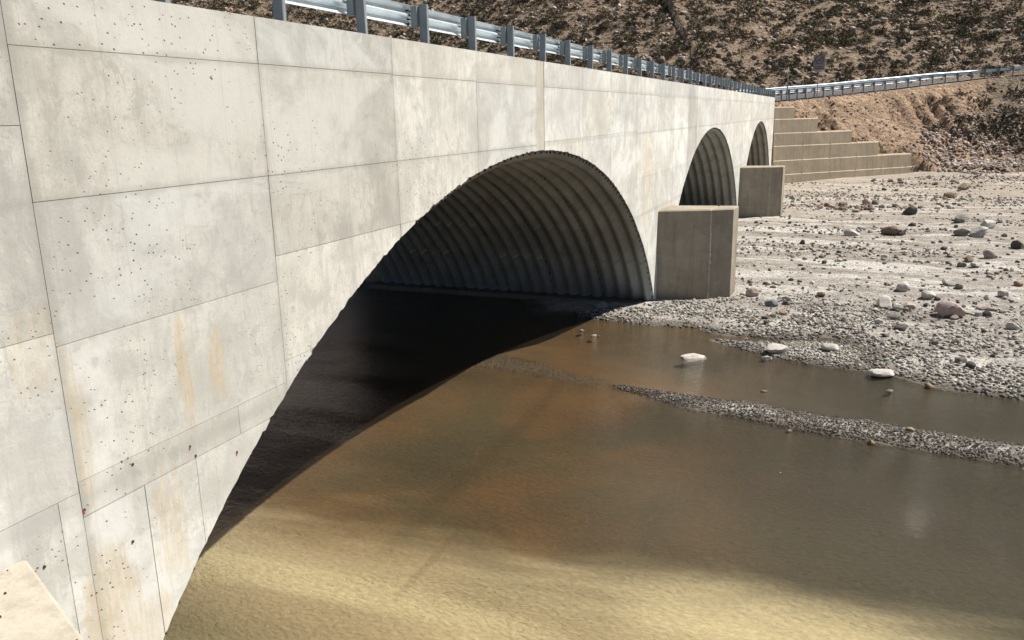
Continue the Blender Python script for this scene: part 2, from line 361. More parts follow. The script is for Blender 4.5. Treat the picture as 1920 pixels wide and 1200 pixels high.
# ease from the straight bridge line into the bend
for i in range(24):
    p = [p[0] + 1.55 * math.cos(math.radians(a)), p[1] + 1.55 * math.sin(math.radians(a))]; a -= 2.; curve.append((p[0], p[1]))
zx = np.array([0, 1, 4, 7, 9, 12, 13.5, 16, 18, 20, 22.3, 24]); zz = np.array([.155, .17, .205, .25, .29, .345, .38, .447, .495, .55, .595, .625])
rail_pts = posts + [(c[0], c[1], CAMZ + 5 * float(np.interp(i, zx, zz))) for i, c in enumerate(curve) if True]
rail_pts = np.array(rail_pts)
ext = [rail_pts[-1].copy()]
for i in range(14):
    a = max(18, a - 1.5); q = ext[-1].copy(); q[0] += 6 * math.cos(math.radians(a)); q[1] += 6 * math.sin(math.radians(a)); q[2] += .22; ext.append(q)
road_line = np.vstack([rail_pts, np.array(ext[1:])])
def nearest(line, X, Y):
    """signed distance (right of the line is positive), z and arc index on a polyline"""
    best = np.full(X.shape, 1e9); sg = np.zeros(X.shape); zz_ = np.zeros(X.shape); ii = np.zeros(X.shape)
    for i in range(len(line) - 1):
        A, B = line[i], line[i + 1]; d = B[:2] - A[:2]; L = d @ d
        t = np.clip(((X - A[0]) * d[0] + (Y - A[1]) * d[1]) / L, 0, 1)
        ex = X - A[0] - t * d[0]; ey = Y - A[1] - t * d[1]; D = np.hypot(ex, ey); m = D < best
        best = np.where(m, D, best); sg = np.where(m, np.sign(ex * d[1] - ey * d[0]), sg)
        zz_ = np.where(m, (A[2] + t * (B[2] - A[2])) if len(A) > 2 else 0, zz_); ii = np.where(m, i + t, ii)
    return best * np.where(sg == 0, 1, sg), zz_, ii
def polysdf(P, X, Y):
    """positive inside"""
    P = np.array(P); D = np.full(X.shape, 1e9); ins = np.zeros(X.shape, bool)
    for i in range(len(P)):
        a, b = P[i - 1], P[i]; d = b - a; t = np.clip(((X - a[0]) * d[0] + (Y - a[1]) * d[1]) / max(1e-9, d @ d), 0, 1)
        D = np.minimum(D, np.hypot(X - a[0] - t * d[0], Y - a[1] - t * d[1]))
        c = ((a[1] > Y) != (b[1] > Y)); xx = a[0] + (Y - a[1]) * d[0] / (d[1] if d[1] else 1e-9); ins ^= c & (X < xx)
    return np.where(ins, D, -D)
# value noise
_perm = rng.random((256, 256))
def vnoise(X, Y):
    xi = np.floor(X).astype(int); yi = np.floor(Y).astype(int); fx = X - xi; fy = Y - yi
    fx = fx * fx * (3 - 2 * fx); fy = fy * fy * (3 - 2 * fy)
    g = lambda a, b: _perm[a & 255, b & 255]
    return (g(xi, yi) * (1 - fx) + g(xi + 1, yi) * fx) * (1 - fy) + (g(xi, yi + 1) * (1 - fx) + g(xi + 1, yi + 1) * fx) * fy
def fbm(X, Y, o=4):
    s = 0; a = .5
    for i in range(o): s = s + a * (vnoise(X * 2 ** i + 17.3 * i, Y * 2 ** i + 5.1 * i) - .5); a *= .5
    return s
gp = lambda L: [G(px, py)[:2] for px, py in L]
main_bank = gp([(1010, 592), (1060, 591), (1120, 598), (1180, 607), (1290, 613), (1335, 624), (1360, 631), (1450, 633), (1560, 636), (1610, 655), (1625, 690), (1700, 714), (1760, 731), (1850, 743), (1920, 752)]) \
    + [np.array(q) for q in ((8., 15.6), (18, 13.), (60, 9.), (140, 20.), (140, 300), (-200, 300), (-200, 24.5), (-60, 24.), (-15., 23.4), (-9, 23.0))]
spit = gp([(1335, 637), (1420, 640), (1560, 641), (1640, 655), (1640, 697), (1590, 692), (1530, 686), (1470, 674), (1410, 660), (1365, 648)])
bar = gp([(1150, 722), (1177, 723), (1267, 736), (1290, 740), (1400, 754), (1493, 769), (1600, 785), (1697, 800), (1800, 816), (1920, 834), (2080, 862), (2150, 896), (2080, 914), (1920, 876), (1800, 857), (1697, 838), (1600, 823), (1493, 807), (1400, 786), (1280, 763), (1210, 744), (1165, 731)])
subbar = gp([(850, 680), (900, 662), (960, 664), (1050, 690), (1130, 712), (1120, 728), (1040, 712), (940, 692)])
near_bank = [np.array(q) for q in ((-200, -300), (140, -300), (140, 0), (12, 1.), (1.5, 1.2), (-3.5, 3.1), (-5.3, 3.4), (-14.5, 3.4), (-60, 2), (-200, 2))]
WA = np.array([-5., 62.1]); WU = np.array([math.cos(math.radians(48)), math.sin(math.radians(48))]); WN = np.array([WU[1], -WU[0]])   # WN points to the camera side
hill_base = np.array([(140., 118., 12.), (60., 110., 10.), (30., 106.5, 8.6), (14., 103.5, 8.), (0., 93.5, 7.2), (-12., 84., 6.6), (-22., 83., 5.5), (-36., 80., 4.0), (-60., 78., 3.), (-120., 70., 2.5), (-220., 40., 2.)])[::-1]
def height(X, Y):
    X = np.asarray(X, float); Y = np.asarray(Y, float)
    n1 = fbm(X * .25, Y * .25, 5); n2 = fbm(X * 1.5, Y * 1.5, 4)
    d = np.maximum(polysdf(main_bank, X, Y), polysdf(near_bank, X, Y)) + n2 * .35
    h = np.where(d > 0, np.minimum(d * .10, .10 + .004 * d), np.maximum(d * .11, -.22 + n1 * .08))
    h = h + np.where(d > .5, (n1 * .28 + n2 * .07) * np.clip((d - .5) / 3, 0, 1) + np.clip(Y - 45, 0, 60) * .008, 0)
    h = np.maximum(h, np.where(polysdf(near_bank, X, Y) > 0, np.minimum(polysdf(near_bank, X, Y) * .8, 2.2), -9))
    ds = polysdf(spit, X, Y) + n2 * .25; h = np.maximum(h, np.where(ds > -3, np.minimum(ds * .13, .11) + n2 * .03, -9))
    db = polysdf(bar, X, Y) + n2 * .18; h = np.maximum(h, np.where(db > -2.0, np.minimum(db * np.where(db > 0, .20, .22), .09) + n2 * .025, -9))
    dc = polysdf(subbar, X, Y) + n2 * .25; h = np.maximum(h, np.where(dc > -4., np.minimum(dc * .11, .012) - .020, -9))
    # fill carrying the road beyond the bridge
    dr, zr, ir = nearest(road_line, X, Y)
    onb = Y < 62.3
    gul = np.abs(fbm(ir * 1.1 + 3 + dr * .12, dr * .06, 3)) * 2
    top = zr - .12
    rill = np.clip(.10 - np.abs(fbm((ir + dr * .45) * .85 + 3, dr * .05 + 1.7, 3)), 0, .10) / .10; rill = rill * np.clip(fbm(ir * .4, dr * .25 + 9, 3) * 5 + 1., 0, 1)
    down = np.clip(dr - .9, 0, 99)
    e = top - down * .60 - .95 * rill * np.clip(down / .8, 0, 1) + (n2 * .45 + fbm(X * 3.1, Y * 3.1, 2) * .3) * np.clip(down / 1.5, 0, 1) + n1 * .5 * np.clip(down / 3, 0, 1)
    hb = dr < -8.2
    e = np.where(hb, top - .55 * np.clip((-dr - 8.2) / 1.0, 0, .8) , e)
    e = np.where(onb & ((X > -14.8)), -9, e)
    e = np.where(onb & (X <= -14.8), top - 3 - (62.3 - Y) * 1.0, e)
    front = ((X - WA[0]) * WN[0] + (Y - WA[1]) * WN[1] > -.35) & ((X - WA[0]) * WU[0] + (Y - WA[1]) * WU[1] < 14.9) & (X > -5.2)
    terr = np.clip((20 - dr) / 13, 0, 1) ** 1.5 * np.clip((X - 4.5) / 7, 0, 1) * 2.3
    terr = np.floor(terr / .55 + n1 * .5) * .55 * .5 + terr * .5
    h = np.where((dr > 0) & (Y > 62), h + np.clip(terr, 0, 3), h)
    h = np.maximum(h, np.where(front, -9, e))
    # hill beyond the road
    dh, zh, ih = nearest(hill_base, X, Y)
    lf = np.where(dh < 0, -dh, 0) if False else -dh
    rise = np.where(lf > 0, zh + lf * .40 + .0010 * np.clip(lf, 0, 140) ** 2 + fbm(X * .045, Y * .045, 5) * np.clip(lf / 12, 0, 1) * 6 + fbm(X * .35, Y * .35, 3) * 1.0, -9)
    h = np.maximum(h, rise)
    # gap between road and hill foot
    gap = (dh > 0) & (dr < -8) & (Y > 62.3) & (dr > -60)
    h = np.where(gap, np.maximum(h, zr - .9 + fbm(X * .3, Y * .3, 3) * .8 - .0 * dh), h)
    return h
DEBUG = {}
# ------------------------------------------------------------------ terrain sheet (polar about the river bank, split into named pieces)
az = np.concatenate([np.arange(-220, 60, 4.), np.arange(60, 148, .22), np.arange(148, 160, 1.), np.array([164., 170., 175, 180.])])
az = np.unique(np.concatenate([np.arange(-180, 60, 4.), np.arange(60, 148, .22), np.arange(148, 180, 4.), [180.]]))
rr = [1.2]
while rr[-1] < 420: rr.append(rr[-1] * (1.008 if 16 < rr[-1] < 175 else 1.03))
rr = np.array(rr)
AZ, RR = np.meshgrid(np.radians(az), rr); X = RR * np.cos(AZ); Y = RR * np.sin(AZ)
H = height(X, Y)
H = np.where(RR > 300, np.maximum(H, H), H)
nr, na = H.shape
V = np.stack([X, Y, H], -1).reshape(-1, 3)
idx = np.arange(nr * na).reshape(nr, na)
F = np.stack([idx[:-1, :-1], idx[1:, :-1], idx[1:, 1:], idx[:-1, 1:]], -1).reshape(-1, 4)
fc = V[F].mean(1)
dh_f = nearest(hill_base, fc[:, 0], fc[:, 1])[0]; dr_f, zr_f, _ = nearest(road_line, fc[:, 0], fc[:, 1])
hillm = (dh_f < 0) | ((dr_f < -8.3) & (fc[:, 1] > 62.3))
embm = (~hillm) & (fc[:, 1] > 62.2) & (fc[:, 2] > .75) & (dr_f < 22)
for nm, m_, mt in (('hillside', hillm, M_HILL), ('embankment', embm, M_EMB), ('riverbed', ~(hillm | embm), M_BED)):
    f = F[m_]; u, inv = np.unique(f, return_inverse=True)
    add(nm, mesh_np(nm, V[u], inv.reshape(-1, 4)[:, ::-1] if False else inv.reshape(-1, 4), mt, True), kind='structure')
# water
wv = [(-160, -5, 0), (90, -5, 0), (90, 60, 0), (-160, 60, 0)]
mb = MB(); mb.face(wv); mb.add('river_water', M_WATER, kind='structure')
# ------------------------------------------------------------------ arch profile
AA, AB, AP, AQ = 2.06 * 5, 1.14 * 5, 2.05, 1.5
ARCH = [(13.5, 1.0), (6.8 * 5, .925), (10.575 * 5, .88)]
ZA = CAMZ - .12 * 5
tt = np.linspace(0, math.pi / 2, 60)
HX = AA * np.sin(tt) ** (2 / AP); HZ = AB * (1 - np.cos(tt) ** (2 / AQ))
HX = np.append(HX, AA); HZ = np.append(HZ, AB + .9)
def archz(y, off=0.):
    """underside height of the opening above y, or -99"""
    y = np.atleast_1d(np.asarray(y, float)); out = np.full(y.shape, -99.)
    for c, s in ARCH:
        d = np.abs(y - c); m = d < AA * s
        dz = np.interp(d / s, HX[:-1], HZ[:-1], right=99); out = np.where(m, ZA - dz + off, out)
    return out
ys_arch = np.unique(np.concatenate([np.concatenate([c - HX[:-1] * s, c + HX[:-1] * s]) for c, s in ARCH]))
def wall_strip(mb, y0, y1, z0, z1, xf, xb, off=0., jag=0.):
    ys = np.unique(np.concatenate([[y0, y1], ys_arch[(ys_arch > y0) & (ys_arch < y1)], np.arange(y0, y1, .35)[1:]]))
    if jag:
        ex = archz(ys) > z0
        if ex.any(): ys = np.unique(np.concatenate([ys, np.linspace(y0, y1, int((y1 - y0) / .07))]))
    A = archz(ys, off) + (np.array([rng.normal(0, jag) for _ in ys]) if jag else 0)
    lo = np.maximum(z0, A); ok = lo < z1 - 1e-4
    run = []
    segs = []
    for i in range(len(ys)):
        if ok[i]: run.append(i)
        else:
            if len(run) > 1: segs.append(run)
            run = []
    if len(run) > 1: segs.append(run)
    for r in segs:
        b = len(mb.v); n = len(r)
        for i in r: mb.v += [(xf, ys[i], lo[i]), (xf, ys[i], z1), (xb, ys[i], lo[i]), (xb, ys[i], z1)]
        for k in range(n - 1):
            q = b + 4 * k
            mb.f += [(q, q + 4, q + 5, q + 1), (q + 2, q + 3, q + 7, q + 6), (q + 1, q + 5, q + 7, q + 3), (q, q + 2, q + 6, q + 4)]
        mb.f += [(b, b + 1, b + 3, b + 2), (b + 4 * (n - 1), b + 4 * (n - 1) + 2, b + 4 * (n - 1) + 3, b + 4 * (n - 1) + 1)]
    return bool(segs)
bridge = thing('bridge', 'long pale concrete bridge wall with three corrugated steel arch openings over the shallow river', 'bridge', (XW, 13.5, 0))
def badd(mb, name, mat, **k):
    o = mb.add(name, mat, None, **k); o.parent = bridge; o.matrix_parent_inverse = Matrix.Translation((-XW, -13.5, 0)); return o
Y0, Y1 = 1.5, 62.1; ZT = CAMZ + 5 * .181
mb = MB(); wall_strip(mb, Y0, Y1 - .01, -.8, ZT - .004, XW - .007, XW - .5, .012); badd(mb, 'wall_core', M_CORE)
mb = MB(); wall_strip(mb, Y0, Y1, -.8, ZT, XW - 9.25, XW - 9.7, 0); badd(mb, 'upstream_wall', M_CONC)
# joint layout in units of 5 m: columns of formwork panels and their lift joints
cols = [(.3, .772, [0., -.28, -.52]), (.772, 1.26, [.10, -.10, -.30, -.505, -.56]), (1.26, 1.742, [.10, -.10, -.252, -.462, -.62]), (1.742, 2.216, [.098, -.10, -.252, -.45]),
        (2.216, 2.714, [.096, -.10]), (2.714, 2.79, []), (2.79, 3.25, [.096, -.092]), (3.25, 3.722, [.096, -.09]), (3.722, 4.19, [.096, -.088]), (4.19, 4.68, [.095, -.10, -.33, -.53, -.8])]
yk = 4.68
while yk < 12.3:
    y2 = min(yk + (.48 if abs(yk - 5.64) > .02 else .36), 12.42)
    if 12.42 - y2 < .2: y2 = 12.42
    cols.append((yk, y2, [.09, -.10, -.33, -.53, -.8])); yk = y2
for ci, (a0, a1, zs) in enumerate(cols):
    zz_ = [.181] + zs + [-1.25]
    for k in range(len(zz_) - 1):
        z1, z0 = CAMZ + 5 * zz_[k], CAMZ + 5 * zz_[k + 1]
        subs = [(a0, a1)]
        if ci == 1 and zz_[k] == -.56: subs = [(.772, .887), (.887, 1.0), (1.0, 1.26)]
        if ci == 1 and zz_[k] == -.505: subs = [(.772, 1.115), (1.115, 1.26)]
        if ci == 0 and zz_[k] == -.52: subs = [(.3, .736), (.736, .772)]
        for s0, s1 in subs:
            mb = MB(); g = .0026; pr = random.uniform(-.002, .003)
            if wall_strip(mb, s0 * 5 + g, s1 * 5 - g, z0 + g, z1 - g if k else z1, XW + pr - (.006 if ci == 5 else 0), XW - .04, 0, .008):
                o = badd(mb, 'panel', M_WALL)
                tn = random.uniform(.93, 1.05)
                if ci in (0, 1, 2) and zz_[k] > -.2: tn *= .81
                if ci == 5 or 5.5 < s0 < 5.7: tn *= .80
                if ci == 1 and zz_[k] in (-.505,): tn *= .9
                wr = random.uniform(-.012, .012)
                if 2.78 < s0: tn *= 1.12
                o.color = (tn * (1 + wr), tn, tn * (1 - wr * 1.5), 1)
# tie holes with pink plugs near the lower band
for i, (yy_, zz2) in enumerate([(.775, -.549), (.99, -.535), (1.10, -.59), (.87, -.517), (1.0, -.556), (.85, -.64), (.70, -.60)]):
    mb = MB(); c = (XW, 5 * yy_, CAMZ + 5 * zz2); mb.tube((XW - .01, c[1], c[2]), (XW + .006, c[1], c[2]), .013, .012, 8); badd(mb, 'tie_hole', M_BOLT)
    if i < 3: mb = MB(); mb.tube((XW - .01, c[1] - .004, c[2] - .014), (XW + .008, c[1] - .004, c[2] - .014), .011, .01, 8); badd(mb, 'tie_plug', M_PINK)
# ------------------------------------------------------------------ corrugated steel linings
PITCH, DEPTH, LEN = .385, .14, 9.25
def profile(c, s):
    n = 90
    t_ = np.linspace(0, math.pi / 2, n); hx = AA * s * np.sin(t_) ** (2 / AP); hz = AB * (1 - np.cos(t_) ** (2 / AQ))
    hx = np.append(hx, AA * s); hz = np.append(hz, AB + .55)
    P = np.concatenate([np.stack([c - hx[::-1], ZA - hz[::-1]], 1), np.stack([c + hx[1:], ZA - hz[1:]], 1)])
    L = np.concatenate([[0], np.cumsum(np.linalg.norm(np.diff(P, axis=0), axis=1))])
    return P, L
for ai, (c, s) in enumerate(ARCH):
    P, L = profile(c, s); T = L[-1]
    name = ['left arch nearest the camera, spanning the muddy water', 'middle arch behind the nearer concrete buttress', 'farthest arch next to the stepped wing wall'][ai]
    lin_ = thing('steel_arch_lining', 'dark corrugated steel tunnel lining of the ' + name, 'tunnel lining', (XW, c, 0), group='corrugated steel linings of the arches')
    nring = 6; npl = 8; RW = LEN / nring
    bolts = MB()
    for r_ in range(nring):
        a0 = .012 + r_ * RW; a1 = a0 + RW
        stag = (r_ % 2) * .5
        cuts = [0.] + [T * (i + .5 * stag + (0.0 if stag else 0)) / npl + (T / npl * .25 if r_ % 2 else 0) for i in range(1, npl)] + [T]
        cuts = [0.] + [T * (i + (.5 if r_ % 2 else 0)) / npl for i in range(0 if r_ % 2 else 1, npl)] + [T]
        for k in range(len(cuts) - 1):
            s0, s1 = cuts[k], cuts[k + 1]
            ns = max(6, int((s1 - s0) / .11)); na_ = int(round(RW / PITCH * 8)) + 1
            ss_ = np.linspace(s0, s1 + (.03 if k < len(cuts) - 2 else 0), ns); aa = np.linspace(a0, a1 + .0, na_)
            py = np.interp(ss_, L, P[:, 0]); pz = np.interp(ss_, L, P[:, 1])
            e = .05; ty = np.interp(ss_ + e, L, P[:, 0]) - np.interp(ss_ - e, L, P[:, 0]); tz = np.interp(ss_ + e, L, P[:, 1]) - np.interp(ss_ - e, L, P[:, 1])
            nn = np.hypot(ty, tz) + 1e-9; ny, nz = -tz / nn, ty / nn        # outward normal (up at the crown)
            lap = np.clip(np.linspace(-3, 1, ns), 0, 1) * .009
            off = (DEPTH / 2 * (1 + np.cos(2 * math.pi * aa / PITCH)))[None, :] - .152 + (.009 - lap)[:, None] + (.006 if r_ % 2 else 0)
            Vx = np.broadcast_to(XW - aa[None, :], off.shape); Vy = py[:, None] + ny[:, None] * off; Vz = pz[:, None] + nz[:, None] * off
            VV = np.stack([Vx, Vy, Vz], -1)
            T_ = .007; VB = VV + np.stack([np.zeros_like(off), np.broadcast_to(ny[:, None] * T_, off.shape), np.broadcast_to(nz[:, None] * T_, off.shape)], -1)
            id_ = np.arange(off.size).reshape(off.shape)
            Fq = np.stack([id_[:-1, :-1], id_[:-1, 1:], id_[1:, 1:], id_[1:, :-1]], -1).reshape(-1, 4)
            nV = off.size
            rim = []
            for e_ in (id_[0, :], id_[:, -1], id_[-1, ::-1], id_[::-1, 0]):
                rim.append(np.stack([e_[:-1], e_[1:], e_[1:] + nV, e_[:-1] + nV], -1))
            Fall = np.vstack([Fq] + rim)
            me = mesh_np('plate', np.vstack([VV.reshape(-1, 3), VB.reshape(-1, 3)]), Fall, M_STEEL, False)
            sm = np.zeros(len(Fall), bool); sm[:len(Fq)] = True; me.polygons.foreach_set('use_smooth', sm)
            o = add('plate', me, None); o.parent = lin_; o.matrix_parent_inverse = Matrix.Translation((-XW, -c, 0))
    # bolts along the rim and the ring seams
    for aa_, st_, keep in ((.045, .26, 1.), (RW + .012, .30, .8), (2 * RW + .012, .30, .5), (3 * RW + .012, .3, .4)):
        q = .3
        while q < T - .3:
            if random.random() < keep:
                y_, z_ = np.interp(q, L, P[:, 0]), np.interp(q, L, P[:, 1]); y2, z2 = np.interp(q + .05, L, P[:, 0]), np.interp(q + .05, L, P[:, 1])
                tv = np.array([y2 - y_, z2 - z_]); tv /= np.linalg.norm(tv) + 1e-9; nrm = np.array([-tv[1], tv[0]])
                o0 = DEPTH / 2 * (1 + math.cos(2 * math.pi * aa_ / PITCH)) - .135; p0 = np.array([y_, z_]) + nrm * (o0 + .01); p1 = np.array([y_, z_]) + nrm * (o0 - .045)
                bolts.tube((XW - aa_, p0[0], p0[1]), (XW - aa_, p1[0], p1[1]), .019, .014, 6)
            q += st_ * random.uniform(.8, 1.2)
    o = bolts.add('seam_bolts', M_BOLT, None, kind='stuff'); o.parent = lin_; o.matrix_parent_inverse = Matrix.Translation((-XW, -c, 0))
    for sd in (-1, 1):
        mb = MB(); yc = c + sd * (AA * s + .05); w_ = 1.9
        yi = yc - sd * .95
        mb.box((XW - .3 - LEN / 2, (yi + yc + sd * .5) / 2, -.35), (LEN - .1, abs(yc + sd * .5 - yi), .98 if sd > 0 else .9))
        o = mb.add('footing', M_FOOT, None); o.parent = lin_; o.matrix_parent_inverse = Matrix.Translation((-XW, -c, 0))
# ------------------------------------------------------------------ pier buttresses
def buttress(off, label, up=False):
    f = [(-5.002, 23.72), (-3.57, 24.33), (-2.97, 24.72), (-2.92, 25.50), (-5.002, 25.15)]
    t = thing('pier_buttress', label, 'buttress', (-4, 24.5 + off, 0), group='concrete buttresses between the arches')
    A_ = [f[0], f[1], (-3.50, 25.40), f[4]]; B_ = [(f[1][0] + .012, f[1][1] + .004), f[2], f[3], (-3.488, 25.40)]
    for nm, q in (('inner_block', A_), ('outer_block', B_)):
        q = [(x_, y_ + off) for x_, y_ in q]
        if up: q = [(-19.25 - x_, y_) for x_, y_ in q][::-1]
        mb = MB(); mb.prism(q, -.6, CAMZ - 5 * .552, .035)
        o = mb.add(nm, M_CONC, None); o.parent = t; o.matrix_parent_inverse = Matrix.Translation((4, -24.5 - off, 0))
    if not up:
        mb = MB()          # ragged mortar ridge on the construction joint
        for i in range(46):
            z_ = .1 + i * .057; sz = random.uniform(.016, .042) * (1.3 if 12 < i < 38 else .8)
            mb.box((-3.565 + random.uniform(-.01, .01), 24.325 + off - .004, z_), (sz, sz * .8, random.uniform(.03, .07)))
        o = mb.add('mortar_ridge', M_WALL, None); o.color = (.8, .8, .8, 1); o.parent = t; o.matrix_parent_inverse = Matrix.Translation((4, -24.5 - off, 0))
buttress(0, 'nearer concrete buttress on the gravel right of the big arch')
buttress(19.65, 'farther concrete buttress on the gravel beside the stepped wing wall')
buttress(0, 'shaded concrete buttress beyond the far end of the big arch tunnel', True)
# ------------------------------------------------------------------ stepped wing walls
def wing(A, u, tiers, base, label, mat, thick=.9, n=None):
    A = np.array(A, float); u = np.array(u, float); u /= np.linalg.norm(u); n = np.array([u[1], -u[0]]) if n is None else np.array(n)
    t = thing('stepped_wing_wall', label, 'retaining wall', (A[0], A[1], 0), group='stepped concrete wing walls')
    zs = [q[0] for q in tiers] + [base]
    for k, (zt, ln) in enumerate(tiers):
        zb = zs[k + 1]; pos_ = 0.; seg = 2.75 if ln > 6 else ln; pr = k * .055
        bounds = [0.]
        while bounds[-1] + seg * 1.3 < ln: bounds.append(bounds[-1] + seg)
        bounds.append(ln)
        for i in range(len(bounds) - 1):
            b0, b1 = bounds[i] + (.006 if i else 0), bounds[i + 1] - (.006 if i < len(bounds) - 2 else 0)
            q = [A + u * b0 + n * pr, A + u * b1 + n * pr, A + u * b1 - n * thick, A + u * b0 - n * thick]
            ar = sum(q[j][0] * q[(j + 1) % 4][1] - q[(j + 1) % 4][0] * q[j][1] for j in range(4))
            if ar < 0: q = q[::-1]
            mb = MB(); mb.prism([tuple(v) for v in q], zb - (.0 if k < len(tiers) - 1 else .4) + .002, zt, .07 if len(tiers) > 4 else .025)
            o = mb.add('wall_block', mat, None); o.parent = t; o.matrix_parent_inverse = Matrix.Translation((-A[0], -A[1], 0))
            tn = random.uniform(.92, 1.05); o.color = (tn, tn, tn, 1)
wing(WA + np.array([.0, .04]), WU, [(CAMZ + 5 * z_, 5 * l_) for z_, l_ in ((.055, .39), (-.11, .84), (-.305, 1.54), (-.485, 2.11), (-.69, 2.86), (-.89, 3.05))], -.1,
     'far stepped concrete wing wall of six tiers at the end of the bridge', M_WING)
wing((-4.99, 3.38), (.233, -.106), [(CAMZ - 5 * .33, .01), (CAMZ - 5 * .572, 3.0), (CAMZ - 5 * .78, 5), (CAMZ - 5 * .98, 8)][1:], -.3,
     'near stepped concrete wing wall in the bottom left corner with crumbs on its top', M_SLAB, 2.6, (.414, .91))
# crumbs on the near slab
mb = MB()
for i in range(26):
    x_ = -5 + abs(random.gauss(0, .22)); y_ = 3.3 - random.uniform(.02, .7) - (x_ + 5) * .45; z_ = CAMZ - 5 * .572
    r_ = random.uniform(.004, .014); mb.tube((x_, y_, z_ - .002), (x_ + .004, y_ + .002, z_ + r_), r_, r_ * .5, 5)
mb.add('concrete_crumbs', M_BOLT, None, kind='stuff', label='dark crumbs of concrete scattered on the near wing wall top', category='debris')
# ------------------------------------------------------------------ road surface
def offset_line(line, d):
    T_ = np.gradient(line[:, :2], axis=0); T_ /= np.linalg.norm(T_, axis=1)[:, None]; N_ = np.stack([T_[:, 1], -T_[:, 0]], 1)
    q = line.copy(); q[:, :2] += N_ * d; return q
def ribbon(name, line, offs, dz, mat, **k):
    R_ = [offset_line(line, o_) for o_ in offs]; n = len(line); V_ = np.concatenate(R_); V_[:, 2] += dz
    F_ = []
    for j in range(len(offs) - 1):
        for i in range(n - 1): F_.append((j * n + i, j * n + i + 1, (j + 1) * n + i + 1, (j + 1) * n + i))
    return add(name, mesh_np(name, V_, np.array(F_)[:, ::-1] if offs[0] < offs[-1] else F_, mat), **k)
brd = road_line[road_line[:, 1] < 62.6]
ribbon('road', road_line, [.35, -7.9], -.03, M_ASPH, kind='structure')
ribbon('edge_line', road_line, [-.35, -.47], -.024, M_MARK, kind='structure')
ribbon('edge_line', road_line, [-7.1, -7.22], -.024, M_MARK, kind='structure')
# ------------------------------------------------------------------ guardrails
def wbeam():
    prof = [(d_, z_ * .9) for d_, z_ in [(.0, .158), (.018, .155), (.076, .108), (.083, .095), (.083, .062), (.076, .048), (.02, .012), (.02, -.012), (.076, -.048), (.083, -.062), (.083, -.095), (.076, -.108), (.018, -.155), (.0, -.158)]]
    return prof
def guardrail(label, pts, side, group):
    """side: +1 if the beam is to the left of the line of posts (towards the road)"""
    root = thing('guardrail', label, 'guardrail', tuple(pts[0]), group=group); inv_ = Matrix.Translation(-Vector(pts[0]))
    T_ = np.gradient(pts[:, :2], axis=0); T_ /= np.linalg.norm(T_, axis=1)[:, None]; N_ = np.stack([-T_[:, 1], T_[:, 0]], 1) * side
    # post: open C section with its web facing along the line, plus a spacer block and bolt
    mb = MB(); h = .76
    mb.box((0, 0, h / 2 - .2), (.010, .118, h + .4)); mb.box((.025, .054, h / 2 - .2), (.05, .010, h + .4)); mb.box((.025, -.054, h / 2 - .2), (.05, .010, h + .4))
    pm = mb.mesh('post', M_POST)
    mb = MB(); mb.box((0, 0, 0), (.10, .09, .28)); sm_ = mb.mesh('spacer', M_POST)
    for i, p_ in enumerate(pts):
        ang = math.atan2(T_[i, 1], T_[i, 0])
        o = add('post', pm, root, (p_[0] - pts[0][0], p_[1] - pts[0][1], p_[2] - pts[0][2])); o.rotation_euler = (random.gauss(0, .008), random.gauss(0, .012), ang + random.gauss(0, .03))
        q = p_[:2] + N_[i] * .12; s_ = add('spacer', sm_, root, (q[0] - pts[0][0], q[1] - pts[0][1], p_[2] - pts[0][2] + .60)); s_.rotation_euler = (0, 0, ang)
    # beam lengths of two spans, lapped
    pr = wbeam(); K = len(pr)
    for i in range(0, len(pts) - 1, 2):
        j = min(i + 2, len(pts) - 1); ex = .12 if j < len(pts) - 1 else 0
        V_ = []; st_ = [pts[k_] for k_ in range(i, j + 1)]; ns_ = [N_[k_] for k_ in range(i, j + 1)]
        if ex: st_.append(pts[j] + np.append(T_[j] * ex, 0)); ns_.append(N_[j])
        lapo = .004 if (i // 2) % 2 else 0
        for p_, n_ in zip(st_, ns_):
            for d_, z_ in pr: V_.append((p_[0] + n_[0] * (.172 + d_ + lapo), p_[1] + n_[1] * (.172 + d_ + lapo), p_[2] + .615 + z_))
        for p_, n_ in zip(st_, ns_):
            for d_, z_ in pr: V_.append((p_[0] + n_[0] * (.168 + d_ + lapo), p_[1] + n_[1] * (.168 + d_ + lapo), p_[2] + .615 + z_))
        m_ = len(st_); F_ = []
        for a_ in range(m_ - 1):
            for b_ in range(K - 1):
                q = a_ * K + b_; F_.append((q, q + 1, q + K + 1, q + K)); q2 = q + m_ * K; F_.append((q2, q2 + K, q2 + K + 1, q2 + 1))
            for b_ in (0, K - 1): q = a_ * K + b_; F_.append((q, q + K, q + K + m_ * K, q + m_ * K))
        me = mesh_np('rail_beam', V_, F_, M_GALV, False); o = add('rail_beam', me, None); o.parent = root; o.matrix_parent_inverse = inv_
        bl = MB()
        for k_ in (j,):
            for dz_ in (-.09, -.03, .03, .09):
                for dl in (-.06, .06):
                    c_ = st_[-1 if not ex else -2][:2] + T_[k_] * (dl + .02) + N_[k_] * (.168 + (.045 if abs(dz_) < .05 else .06))
                    z_ = pts[k_][2] + .60 + dz_; n3 = (N_[k_][0], N_[k_][1], 0)
                    bl.tube((c_[0] + n3[0] * .02, c_[1] + n3[1] * .02, z_), (c_[0] - n3[0] * .03, c_[1] - n3[1] * .03, z_), .012, .012, 6)
        if p_[1] < 45: b2 = bl.add('bolt_row', M_BOLT, None); b2.parent = o; b2['kind'] = 'stuff'
guardrail('galvanised steel guardrail on the river side of the road, above the bridge wall', rail_pts[2:], 1, 'steel guardrails along the road')
far_pts = offset_line(rail_pts, -8.0)[46:]
fp = [far_pts[0]]
